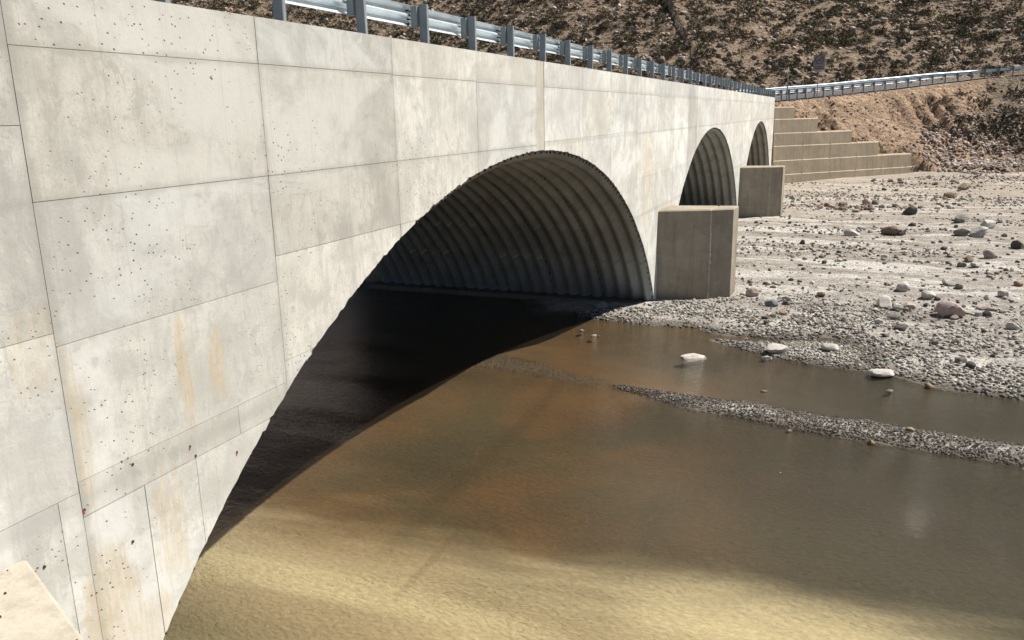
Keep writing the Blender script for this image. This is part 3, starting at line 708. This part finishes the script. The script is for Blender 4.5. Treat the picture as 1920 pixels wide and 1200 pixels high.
for q in far_pts[1:]:
    if np.linalg.norm(q[:2] - fp[-1][:2]) > 1.4: fp.append(q)
guardrail('far guardrail on the hill side of the road bend, seen over the nearer one', np.array(fp), -1, 'steel guardrails along the road')
# ------------------------------------------------------------------ signs
def along(i):
    return np.array([np.interp(i, np.arange(len(rail_pts)), rail_pts[:, k]) for k in range(3)])
def find_px(px):
    q = proj(rail_pts)[:, 0]; i0 = 40; i = np.interp(px, q[i0:], np.arange(i0, len(q))); return along(i)
b_ = find_px(1526) + np.array([.25, -.25, -.1]); 
t = thing('road_sign', 'grey rectangular road sign with a slashed circle on a thin pole behind the guardrail', 'road sign', tuple(b_))
h1 = 3.55; mb = MB(); mb.tube((0, 0, -.3), (0, 0, 2.15), .035, .035, 8); mb.add('pole', M_POST, t)
mb = MB(); mb.box((0, -.03, 2.85), (.92, .02, 1.25)); pl = mb.add('sign_plate', M_SIGN, t)
mb = MB()
for i in range(28):
    a0 = 2 * math.pi * i / 28; a1 = 2 * math.pi * (i + 1) / 28
    for (f0, f1, g0, g1) in ((a0, a1, .29, .36),):
        mb.face([(g0 * math.cos(f0), -.044, 3.06 + g0 * math.sin(f0)), (g1 * math.cos(f0), -.044, 3.06 + g1 * math.sin(f0)), (g1 * math.cos(f1), -.044, 3.06 + g1 * math.sin(f1)), (g0 * math.cos(f1), -.044, 3.06 + g0 * math.sin(f1))][::-1])
mb.face([(-.24, -.046, 2.90), (-.18, -.046, 2.84), (.24, -.046, 3.20), (.18, -.046, 3.27)])
mb.face([(-.2, -.047, 3.03), (-.2, -.047, 2.97), (.2, -.047, 2.97), (.2, -.047, 3.03)][::-1])
mb.add('circle_symbol', M_SIGND, t)
mb = MB()
for zc in (2.50, 2.36): mb.face([(-.33, -.044, zc - .035), (.33, -.044, zc - .035), (.33, -.044, zc + .035), (-.33, -.044, zc + .035)])
mb.add('printed_line', M_SIGND, t)
mb = MB(); mb.prism([(-.30, -.05), (.30, -.05), (.30, -.03), (-.30, -.03)], 2.1, 2.16); mb.add('bracket', M_POST, t)
b_ = find_px(1470.5) + np.array([.2, -.2, -.1])
t = thing('road_sign', 'slender roadside post with its sign turned edge-on, left of the rectangular sign', 'road sign', tuple(b_))
mb = MB(); mb.tube((0, 0, -.3), (0, 0, 2.2), .045, .045, 8); mb.add('pole', M_POST, t)
mb = MB(); R_ = np.array(Matrix.Rotation(math.radians(78), 3, 'Z') @ Matrix.Rotation(math.radians(45), 3, 'Y')); mb.box((-.02, .02, 2.25), (.5, .02, .5), R_); mb.add('sign_plate', M_SIGN, t)
# ------------------------------------------------------------------ stones
def ico(sub):
    bm_ = __import__('bmesh'); b = bm_.new(); bm_.ops.create_icosphere(b, subdivisions=sub, radius=1)
    V_ = np.array([v.co[:] for v in b.verts]); F_ = np.array([[v.index for v in f.verts] for f in b.faces]); b.free(); return V_, F_
IV, IF = ico(3); I1, F1 = ico(1); I2, F2 = ico(2)
def rocky(V_, amp=.22, k=3, flat=.0):
    V_ = V_.copy(); 
    for i in range(13):       # planar facets
        n_ = rng.normal(size=3); n_ /= np.linalg.norm(n_); d_ = rng.uniform(.5, .9); m = V_ @ n_; V_ -= np.outer(np.clip(m - d_, 0, None) * .95, n_)
    ph = rng.uniform(0, 9, 6); V_ *= (1 + amp * .3 * (np.sin(V_[:, 0] * 2.3 + ph[0]) * np.cos(V_[:, 1] * 2.1 + ph[1]) + .5 * np.sin(V_[:, 2] * 4 + ph[2] + V_[:, 0] * 3)))[:, None]
    V_ += (rng.random(V_.shape) - .5) * .03
    return V_ * np.array([1, rng.uniform(.68, .92), rng.uniform(.6, .88)])
STM = [mesh_np('stone', rocky(I2), F2, M_STONE, False) for _ in range(12)]
BIG = [mesh_np('boulder', rocky(IV), IF, M_STONE, False) for _ in range(6)]
def stone(x_, y_, r, colr, label, grp, name='river_stone', big=False, sink=.3, cat='stone', h=None):
    z_ = float(height(np.array([x_]), np.array([y_]))[0]) if h is None else h
    me = random.choice(BIG if big else STM); o = add(name, me, None, (x_, y_, z_ + r * (.6 - sink)))
    s_ = random.uniform(.85, 1.15); o.scale = (r * s_, r, r * random.uniform(.85, 1.1)); o.rotation_euler = (random.uniform(-.3, .3), random.uniform(-.3, .3), random.uniform(0, 6.28))
    o.color = (*colr, 1); o['label'] = label; o['category'] = cat
    if grp: o['group'] = grp
    return o
PALE, GREY, DGREY, BLUE, TAN, PINK, BROWN, RED, WHITE, ORNG = (.42, .40, .36), (.19, .175, .155), (.085, .08, .074), (.15, .16, .162), (.27, .205, .14), (.36, .285, .25), (.18, .14, .11), (.22, .14, .115), (.44, .41, .37), (.27, .18, .11)
CN = {PALE: 'pale grey', GREY: 'grey', DGREY: 'dark grey', BLUE: 'blue-grey', TAN: 'tan', PINK: 'pinkish', BROWN: 'brown', RED: 'reddish', WHITE: 'whitish', ORNG: 'orange'}
NOT = [(1298, 662, 44, WHITE, 'white and rust flat stone alone in the brown water, upstream of the gravel spit'), (1655, 696, 38, WHITE, 'white and pink oval stone at the water edge right of the gravel spit'),
 (1454, 656, 38, WHITE, 'large white stone on the gravel spit'), (1437, 665, 20, PALE, 'small pale stone beside the large white stone on the spit'), (1557, 657, 32, WHITE, 'whitish stone on the right half of the spit'),
 (1784, 590, 48, PINK, 'biggest pale pink boulder on the near gravel bank'), (1658, 571, 36, WHITE, 'white boulder with dark shadow on the near bank'), (1738, 558, 32, PALE, 'pale rounded boulder between the white one and the pink one'),
 (1778, 534, 24, WHITE, 'white round stone behind the pale rounded boulder'), (1796, 538, 18, GREY, 'grey stone touching the white round stone'), (1692, 545, 28, WHITE, 'whitish tilted stone behind the white boulder'),
 (1445, 571, 26, BLUE, 'blue-grey angular boulder near the buttress corner'), (1474, 569, 17, DGREY, 'dark grey stone right of the blue-grey boulder'), (1469, 589, 22, TAN, 'tan stone in front of the blue-grey boulder'),
 (1411, 553, 28, PINK, 'pinkish broken rock just right of the nearer buttress'), (1540, 553, 22, TAN, 'low tan-grey stone on the bank between buttress and boulders'), (1684, 576, 22, PALE, 'flat stone leaning on the white boulder'),
 (1706, 575, 26, PINK, 'pinkish grey stone behind the flat leaning one'), (1680, 595, 22, GREY, 'grey stone below the white boulder'), (1690, 617, 22, DGREY, 'dark grey stone on the sandy patch'),
 (1583, 601, 17, GREY, 'small grey stone in the middle of the near bank'), (1803, 447, 28, GREY, 'grey domed boulder, left of a pair on the far bed'), (1836, 448, 36, PALE, 'pale domed boulder, right of a pair on the far bed'),
 (1669, 443, 36, BROWN, 'wide brownish boulder low in the far bed'), (1596, 444, 26, WHITE, 'white flat stone far out on the gravel bed'), (1705, 405, 26, DGREY, 'blackish boulder near the far stone line'),
 (1627, 389, 22, PINK, 'pale pink upright stone in the far stone line'), (1640, 389, 16, GREY, 'grey stone right of the pale pink upright stone'), (1580, 390, 16, BROWN, 'brown stone in the far stone line'),
 (1805, 365, 20, TAN, 'tan boulder standing on the far bed'), (1779, 378, 22, TAN, 'tan leaning stone below the far boulder'), (1852, 432, 26, PALE, 'pale flat stone on the far right bed'),
 (1800, 421, 24, GREY, 'long grey stone with dark underside on the far bed'), (1710, 427, 15, DGREY, 'dark round stone in the middle of the bed'), (1908, 467, 24, DGREY, 'dark stone at the right edge of the bed'),
 (1816, 491, 22, BROWN, 'brownish stone of the cluster on the right'), (1856, 486, 26, PINK, 'pinkish low boulder on the right'), (1803, 499, 18, GREY, 'grey stone left of the brownish one'), (1830, 501, 20, PALE, 'pale grey stone right of the brownish one'),
 (1909, 536, 18, ORNG, 'orange-brown stone at the right edge of the near bank'), (1770, 467, 14, DGREY, 'dark upright stone on the bed'), (1499, 529, 10, DGREY, 'small dark stone beside the buttress on the smooth sand'),
 (1090, 611, 15, BLUE, 'small blue-grey stone in the water under the arch edge'), (1113, 620, 13, WHITE, 'whitish stone in the water, left of a close pair'), (1121, 620, 8, TAN, 'tiny tan stone in the water, right of a close pair'),
 (1450, 787, 12, RED, 'red pebble on the gravel bar, left of another'), (1480, 803, 12, RED, 'red pebble on the gravel bar, right of another'), (1634, 827, 15, ORNG, 'round orange pebble at the edge of the gravel bar'),
 (1706, 813, 15, TAN, 'flat tan stone in the middle of the gravel bar'), (1832, 839, 12, PINK, 'pink pebble at the right end of the gravel bar'), (1743, 723, 18, ORNG, 'orange stone at the wet edge of the bank'),
 (1668, 729, 17, BROWN, 'brown stone breaking the water below the bank'), (1432, 728, 15, ORNG, 'orange stone just under the water behind the gravel bar'), (1885, 555, 24, PALE, 'pale stone near the right edge of the near bank'),
 (1900, 614, 24, PALE, 'pale stone low on the right bank'), (1852, 590, 18, DGREY, 'dark stone right of the biggest pink boulder'), (1800, 680, 20, GREY, 'grey rock among the damp gravel at right'), (1820, 690, 24, DGREY, 'dark rock near the waterline at right'), (1126, 578, 28, BLUE, 'bluish boulder in the shade just inside the arch')]
NOTXY = []
for px, py, wpx, cl, lb in NOT:
    q = G(px, py, .12 if py < 720 else .05); dist = np.linalg.norm(q - np.array([0, 0, CAMZ])); r = wpx / FPX * dist / 2 * 1.04
    inw = py in (662, 611, 620, 729, 728)
    o_ = stone(q[0], q[1] + r * .3, r, tuple(min(.75, c_ * 1.05) for c_ in cl), lb, 'single stones on the riverbed', 'boulder' if wpx > 30 else 'river_stone', wpx > 24, .28, 'boulder' if wpx > 30 else 'stone', h=(-.12 if py == 662 else -.06) if inw else None); NOTXY.append(q[:2])
    if py in (662, 696, 656, 657): o_.scale[2] *= .68; o_.scale[0] *= 1.15; o_.rotation_euler = (0, 0, o_.rotation_euler[2] * .1)
def visible_xy(x_, y_, z_=.1):
    q = proj([(x_, y_, z_)])[0]
    if not (1100 < q[0] < 1915 and q[1] > 150 and q[1] < 1190): return False
    if 1222 < q[0] < 1392 and y_ > 25.3: return False
    if q[0] < 1480 and y_ > 44: return False
    return True
# scattered individual stones: clusters along gravel lines
lines_ = [([(1482, 380), (1520, 392), (1570, 398), (1620, 402)], 62, .11, .25, [PINK, BROWN, PALE, RED, PINK], .5, 'in the heap beside the farther buttress'),
          ([(1600, 396), (1700, 400), (1800, 396)], 24, .10, .26, [PINK, BROWN, PALE, DGREY, GREY], .9, 'right of the pink heap'),
          ([(1600, 365), (1720, 358), (1915, 352)], 34, .12, .28, [PINK, BROWN, GREY, PALE], 2.2, 'in the rearmost stone band'),
          ([(1440, 505), (1560, 500), (1660, 492), (1800, 505)], 26, .06, .14, [DGREY, GREY, PALE], .8, 'in the line across mid riverbed'),
          ([(1400, 430), (1600, 445), (1900, 440)], 28, .08, .20, [GREY, PALE, BROWN, DGREY], 2.5, 'on sand beyond the nearer buttress'),
          ([(1400, 565), (1560, 585), (1700, 605), (1900, 600)], 38, .06, .16, [GREY, PALE, DGREY, PINK], 1.3, 'among the near bank boulders'),
          ([(1420, 625), (1560, 620), (1750, 650), (1910, 690)], 24, .05, .12, [GREY, PALE, DGREY, BROWN], .7, 'near the bank waterline')]
for pts_, n_, r0, r1, cl_, sp, where in lines_:
    P_ = np.array([G(*q)[:2] for q in pts_]); cnt = 0; tries = 0
    while cnt < n_ and tries < n_ * 8:
        tries += 1; u_ = random.uniform(0, len(P_) - 1.001); i_ = int(u_); q = P_[i_] * (1 - u_ + i_) + P_[i_ + 1] * (u_ - i_) + np.array([random.gauss(0, .6), random.gauss(0, sp)])
        if not visible_xy(*q): continue
        r = r0 + (r1 - r0) * random.random() ** 2.2; cc = random.choice(cl_); sz = 'small' if r < r0 + (r1 - r0) * .35 else 'middling' if r < r0 + (r1 - r0) * .7 else 'large'
        k_ = random.uniform(.85, 1.12); stone(q[0], q[1], r, tuple(c_ * k_ for c_ in cc), f'{sz} {CN[cc]} stone {where}', 'loose stones on the riverbed'); cnt += 1
# masses of gravel
def mass(name, P3, R, C, base, Fb, mat, **k):
    n = len(P3); nv = len(base[0]); V_ = np.empty((n, nv, 3), np.float32)
    var = rng.integers(0, len(base), n); a_ = rng.uniform(0, 6.28, n); ca, sa = np.cos(a_), np.sin(a_)
    B = np.array(base)[var]; sc = R[:, None, None] * np.stack([rng.uniform(.8, 1.25, n), rng.uniform(.75, 1.05, n), rng.uniform(.7, 1.1, n)], -1)[:, None, :]
    B = B * sc; V_[..., 0] = B[..., 0] * ca[:, None] - B[..., 1] * sa[:, None]; V_[..., 1] = B[..., 0] * sa[:, None] + B[..., 1] * ca[:, None]; V_[..., 2] = B[..., 2]
    V_ += P3[:, None, :]
    F_ = (Fb[None] + (np.arange(n) * nv)[:, None, None]).reshape(-1, Fb.shape[1])
    cc = np.repeat(C, nv, 0)
    return add(name, mesh_np(name, V_.reshape(-1, 3), F_, mat, mat is M_PEB, cc), None, **k)
def pcol(n, pal, wts, j=.18):
    P_ = np.array(pal)[rng.choice(len(pal), n, p=np.array(wts) / sum(wts))]; return np.clip(P_ * rng.uniform(1 - j, 1 + j, (n, 1)), 0, .8)
base1 = [rocky(I1, .3) for _ in range(8)]
def scatter_poly(poly, n, r0, r1, pw, zmin, pal, wts, name, dens=None, **k):
    P_ = np.array(poly); lo, hi = P_.min(0), P_.max(0); q = rng.uniform(lo, hi, (n * 4, 2)); q = q[polysdf(poly, q[:, 0], q[:, 1]) > 0]
    if dens is not None: q = q[rng.random(len(q)) < dens(q)]
    q = q[:n]; z_ = height(q[:, 0], q[:, 1]); m = z_ > zmin; q = q[m]; z_ = z_[m]; R = r0 + (r1 - r0) * rng.random(len(q)) ** pw
    wet = np.clip((z_ - .0) / .055 + rng.uniform(-.3, .3, len(z_)), 0, 1)[:, None] * .52 + .48      # stones near the waterline are wet and dark
    P3 = np.column_stack([q, z_ + R * .25]); mass(name, P3, R, pcol(len(q), pal, wts) * wet, base1, F1, M_PEB, kind='stuff', **k)
shore = gp([(1060, 590), (1130, 600), (1200, 609), (1340, 625), (1460, 636), (1600, 645), (1640, 695), (1720, 716), (1850, 742), (1935, 752), (1935, 560), (1700, 560), (1550, 556), (1400, 545), (1380, 560), (1235, 572), (1140, 584)])
PG = [PALE, GREY, DGREY, BROWN, WHITE, TAN]
scatter_poly(shore, 13000, .014, .075, 3.5, -.01, PG, [5, 5, 2, 1, 2, .6], 'bank_gravel', label='grey and white gravel covering the near riverbank', category='gravel',
             dens=lambda q: np.clip(1.15 - np.maximum(0, polysdf(main_bank, q[:, 0], q[:, 1])) * .22, .12, 1) * (.25 + .75 * (fbm(q[:, 0] * .7, q[:, 1] * .7) > -.06)))
scatter_poly(spit, 5000, .012, .05, 3., -.02, PG, [5, 5, 1.5, 1, 2, 1], 'spit_gravel', label='fine pale gravel of the small spit between two arms of water', category='gravel')
scatter_poly(bar, 12000, .009, .032, 2.6, -.012, [tuple(q_ * .82 for q_ in c_) for c_ in PG], [1.6, 4, 6, 4, .3, 1.2], 'bar_gravel', label='dark and pale pebbles of the long narrow gravel bar', category='gravel')
scatter_poly(subbar, 900, .008, .020, 2., -.03, [TAN, BROWN, PINK, GREY], [3, 3, 1, 2], 'drowned_gravel', label='reddish pebbles just breaking the water beside the arch shadow', category='gravel')
openb = [np.array(q) for q in ((-3., 25.5), (6, 21.), (12, 22), (30, 62), (22, 80), (3, 66), (-4.5, 62), (-4.5, 46), (-4.5, 30))]
scatter_poly(openb, 15000, .03, .13, 3.2, 0, [PALE, GREY, BROWN, PINK, DGREY], [4, 5, 2, 2, 2], 'bed_gravel', label='scattered small stones on the wide dry riverbed', category='gravel',
             dens=lambda q: np.where(fbm(q[:, 0] * .12 + 3, q[:, 1] * .45, 4) > .03, .9, .12))
# stones tumbled down the embankment
cone = [np.array(q) for q in ((4.5, 73.), (9., 69.), (17, 74.), (20, 82), (14, 89), (8, 84), (6, 80))]
scatter_poly(cone, 3400, .06, .27, 2.8, .5, [tuple(q_ * 1.2 for q_ in PINK), TAN, BROWN, PALE, GREY], [6, 2, 2, 3, 2], 'tumbled_stones', label='pinkish rubble tumbled down the embankment below the road', category='rubble',
             dens=lambda q: np.clip(1.2 - np.abs(q[:, 0] - 8.5 - (q[:, 1] - 74) * .12) * .22, .25, 1))
face = [np.array(q) for q in ((-3.5, 64.6), (-1, 67.), (4, 71.5), (8.5, 73.), (12, 84), (9, 88), (2, 84), (-2, 78), (-4.6, 70))]
scatter_poly(face, 1900, .03, .17, 3., .6, [TAN, PINK, BROWN, PALE], [4, 2, 3, 1], 'slope_stones', label='loose tan stones on the eroded earth slope above the stepped wall', category='rubble')
# ------------------------------------------------------------------ hillside stones and shrubs
def hill_samples(n, a0=76, a1=145, r0=80, r1=172):
    A_ = np.radians(rng.uniform(a0, a1, n)); R_ = np.sqrt(rng.uniform(r0 ** 2, r1 ** 2, n)); q = np.column_stack([R_ * np.cos(A_), R_ * np.sin(A_)])
    dh_ = nearest(hill_base, q[:, 0], q[:, 1])[0]; dr_ = nearest(road_line, q[:, 0], q[:, 1])[0]
    q = q[(dh_ < 3) & (dr_ < -9)]; z_ = height(q[:, 0], q[:, 1]); p3 = np.column_stack([q, z_])
    pr_ = proj(p3); t_ = -XW / np.maximum(1e-3, -q[:, 0]); zc = CAMZ + (z_ - CAMZ) * t_; yc = q[:, 1] * t_
    hid = (q[:, 0] < -6) & (yc < 62) & (zc < 6.0)
    ok = (~hid) & (pr_[:, 0] > -80) & (pr_[:, 0] < 2020) & (pr_[:, 1] > -90) & (pr_[:, 1] < 260)
    return p3[ok], pr_[ok]
def where_on_hill(q):
    wh = 'over the near panels' if q[0] < 750 else 'over the big arch' if q[0] < 1130 else 'over the middle arch' if q[0] < 1380 else 'over the far arch' if q[0] < 1480 else 'behind the road sign' if q[0] < 1580 else 'above the road bend' if q[0] < 1750 else 'at far right'
    return wh, 'high' if q[1] < 40 else 'upper' if q[1] < 80 else 'lower' if q[1] < 120 else 'lowest'
p3, pr_ = hill_samples(34000)
R = .08 + .40 * rng.random(len(p3)) ** 3.2
order = np.argsort(-R / pr_[:, 2]); big_, rest = order[:230], order[230:]
HC = [(.43, .35, .28), (.30, .24, .19), (.54, .46, .39), (.19, .15, .12), (.38, .26, .19)]
mass('hillside_rubble', p3[rest] + np.column_stack([np.zeros((len(rest), 2)), R[rest] * .2]), R[rest], pcol(len(rest), HC, [4, 5, 2, 3, 2]), base1, F1, M_PEB, kind='stuff', label='countless brown and pale stones strewn over the dry hillside', category='rubble')
for i in big_:
    q = pr_[i]; if_in = 0 < q[0] < 1920 and q[1] > 0
    if not if_in: continue
    cc = [(.33, .28, .235), (.20, .16, .125), (.29, .235, .18)][i % 3]; nmz = ['pale', 'brown', 'buff'][i % 3]
    wh, hh = where_on_hill(q)
    o = stone(p3[i][0], p3[i][1], R[i] * 1.1, cc, f'{nmz} hill stone, {hh} rows, {wh}', 'larger stones on the hillside', 'hillside_stone', False, .3, 'stone', h=p3[i][2])
def shrub_mesh(nt_, sd, flat=.75, leaf=.16):
    r_ = np.random.default_rng(sd); n_ = nt_
    d_ = r_.normal(size=(n_, 3)); d_[:, 2] = np.abs(d_[:, 2]) * .9; d_ /= np.linalg.norm(d_, axis=1)[:, None]
    lob = 1 + .3 * np.sin(d_[:, 0] * 4 + sd) * np.cos(d_[:, 1] * 5 + sd * 2)
    c_ = d_ * (r_.uniform(.45, 1., n_) * lob)[:, None] * np.array([1, 1, flat]); c_[:, 2] += .05
    a_ = r_.normal(size=(n_, 3)); b_ = np.cross(a_, d_); b_ /= np.linalg.norm(b_, axis=1)[:, None]; e_ = d_ * .9 + r_.normal(size=(n_, 3)) * .5
    s_ = leaf * r_.uniform(.6, 1.4, n_)[:, None]
    V_ = np.stack([c_ - b_ * s_, c_ + b_ * s_, c_ + e_ * s_ * 1.9], 1)
    return V_.reshape(-1, 3), np.arange(n_ * 3).reshape(-1, 3)
SC = [(.10, .088, .056), (.125, .10, .066), (.082, .074, .052), (.16, .125, .08), (.105, .10, .055)]
q3, qp = hill_samples(18000)
Rs = .20 + .72 * rng.random(len(q3)) ** 2.6
order = np.argsort(-Rs / qp[:, 2]); inv_ = [i for i in order if 0 < qp[i][0] < 1920 and 0 < qp[i][1] < 200][:255]; rest = np.array(sorted(set(range(len(q3))) - set(inv_)))
sv = [shrub_mesh(70, k_)[0] for k_ in range(6)]; sf = shrub_mesh(70, 0)[1]
mass('hillside_scrub', q3[rest], Rs[rest], pcol(len(rest), SC, [5, 4, 4, 2, 2]), sv, sf, M_LEAF, kind='stuff', label='low dry scrub covering the hillside between the stones', category='scrub')
def shrub_protos(n_, leafs, seed0):
    out = []
    for k_ in range(n_):
        V_, F_ = shrub_mesh(leafs, seed0 + k_, leaf=.10 if leafs > 150 else .13); cc = np.repeat(pcol(leafs, [SC[k_ % 5], tuple(c_ * 1.35 for c_ in SC[k_ % 5])], [2, 1], .25), 3, 0)
        out.append((mesh_np('foliage', V_, F_, M_LEAF, False, cc), ['dark olive', 'dull brown-green', 'blackish', 'dry tan', 'green'][k_ % 5]))
    return out
def stem_mesh():
    mb = MB()
    for k_ in range(5):
        a_ = k_ * 1.26; mb.tube((0, 0, -.15), (.45 * math.cos(a_), .45 * math.sin(a_), .45), .05, .015, 5)
    return mb.mesh('stems', simple('shrub_stem', (.12, .09, .06), .9))
STEM = stem_mesh()
PR = shrub_protos(10, 170, 40)
def shrub(x_, y_, z_, r, k_, label, grp, stems=True):
    me, nm = PR[k_]
    if stems:
        t = thing('shrub', label.replace('@', nm), 'shrub', (x_, y_, z_), random.uniform(0, 6.28), grp); t.scale = (r, r, r)
        add('foliage', me, t); add('stems', STEM, t)
    else:
        o = add('shrub', me, None, (x_, y_, z_)); o.scale = (r, r, r * random.uniform(.8, 1.1)); o.rotation_euler = (0, 0, random.uniform(0, 6.28)); o['label'] = label.replace('@', nm); o['category'] = 'shrub'; o['group'] = grp
for n_, i in enumerate(inv_):
    q = qp[i]; wh, hh = where_on_hill(q)
    sz = 'big' if Rs[i] > .75 else 'middling'
    shrub(*q3[i], Rs[i] * 1.05, n_ % 10, f'{sz} @ hill shrub, {hh} rows, {wh}', 'larger shrubs on the hillside', False)
# shrubs on the river side of the road at the right
def hit(px, py, t0=40., t1=220.):
    r_ = ray(px, py); ts = np.arange(t0, t1, .15); P_ = r_[None] * ts[:, None] + np.array([0, 0, CAMZ]); hh = height(P_[:, 0], P_[:, 1]); m = P_[:, 2] < hh
    return P_[np.argmax(m)] if m.any() else None
for px, py, wpx, lb in [(1843, 190, 26, 'rounded green shrub below the guardrail at right'), (1872, 228, 44, 'largest dark shrub low on the right slope'), (1905, 175, 30, 'dark shrub just under the guardrail at the right edge'), (1810, 222, 24, 'dark shrub in the middle of the right slope'),
                        (1780, 205, 20, 'dull shrub beside the rubble chute'), (1745, 185, 16, 'small scrubby plant near the top of the rubble chute'), (1835, 243, 34, 'dark shrub at the foot of the right slope'), (1905, 240, 34, 'spreading dark shrub at the foot of the slope by the right edge'),
                        (1760, 235, 18, 'small dark shrub at the rubble foot'), (1890, 205, 22, 'shrub between the two dark ones at the right'), (1800, 175, 16, 'small olive shrub under the guardrail'), (1860, 165, 14, 'thin shrub directly under the guardrail posts'), (1790, 250, 22, 'low dark shrub at the base of the slope'), (1740, 225, 14, 'tiny shrub on the pink rubble'), (1915, 215, 20, 'ragged shrub cut by the right edge of the view'), (1765, 190, 16, 'tan dry shrub above the rubble')]:
    q = hit(px, py + wpx * .2)
    if q is not None:
        d_ = np.linalg.norm(q - np.array([0, 0, CAMZ])); k_ = 4 if 'green' in lb else 3 if 'tan' in lb else random.choice([0, 1, 2, 5, 7])
        shrub(q[0], q[1], q[2] - .1, wpx / FPX * d_ / 2 * 1.25, k_, lb, 'shrubs on the slope below the road')
scr = [np.array(q) for q in ((9, 72.), (14, 70.), (26, 76), (26, 96), (15, 91))]
P_ = rng.uniform((9, 69), (26, 97), (900, 2)); P_ = P_[polysdf(scr, P_[:, 0], P_[:, 1]) > 0]; dr_, _, _ = nearest(road_line, P_[:, 0], P_[:, 1]); P_ = P_[dr_ > 1.2]; zq = height(P_[:, 0], P_[:, 1]); m = zq > 1.4; P_ = P_[m]; zq = zq[m]
mass('slope_scrub', np.column_stack([P_, zq]), .16 + .4 * rng.random(len(P_)) ** 2, pcol(len(P_), SC, [5, 4, 4, 2, 2]), sv, sf, M_LEAF, kind='stuff', label='low dark scrub on the slope below the road at right', category='scrub')
P_ = rng.uniform((9, 69), (28, 97), (2600, 2)); dr_, _, _ = nearest(road_line, P_[:, 0], P_[:, 1]); P_ = P_[(dr_ > 1.0) & (dr_ < 16)]; zq = height(P_[:, 0], P_[:, 1]); m = zq > .8; P_ = P_[m]; zq = zq[m]; R = .05 + .2 * rng.random(len(P_)) ** 3
mass('slope_rubble', np.column_stack([P_, zq + R * .2]), R, pcol(len(P_), HC, [4, 5, 2, 3, 2]), base1, F1, M_PEB, kind='stuff', label='brown stones lying on the slope below the road at right', category='rubble')

# look-alikes: say which one by its place in its row
byl = {}
for o in COL.objects:
    if o.parent is None and o.get('label') and o.get('kind') is None and o.type in ('MESH', 'EMPTY'): byl.setdefault(o['label'], []).append(o)
NUM = 'two three four five six seven eight nine ten eleven twelve thirteen fourteen fifteen sixteen seventeen eighteen'.split(); ORD = 'second third fourth fifth sixth seventh eighth ninth tenth eleventh twelfth thirteenth fourteenth fifteenth sixteenth seventeenth'.split()
for lb, os_ in byl.items():
    n = len(os_)
    if 2 <= n <= 18:
        os_.sort(key=lambda o: proj([o.location[:]])[0][0])
        for i, o in enumerate(os_):
            o['label'] = lb + (', leftmost' if i == 0 else ', rightmost' if i == n - 1 else ', ' + ORD[i - 1] + ' from left') + ' of ' + NUM[n - 2]
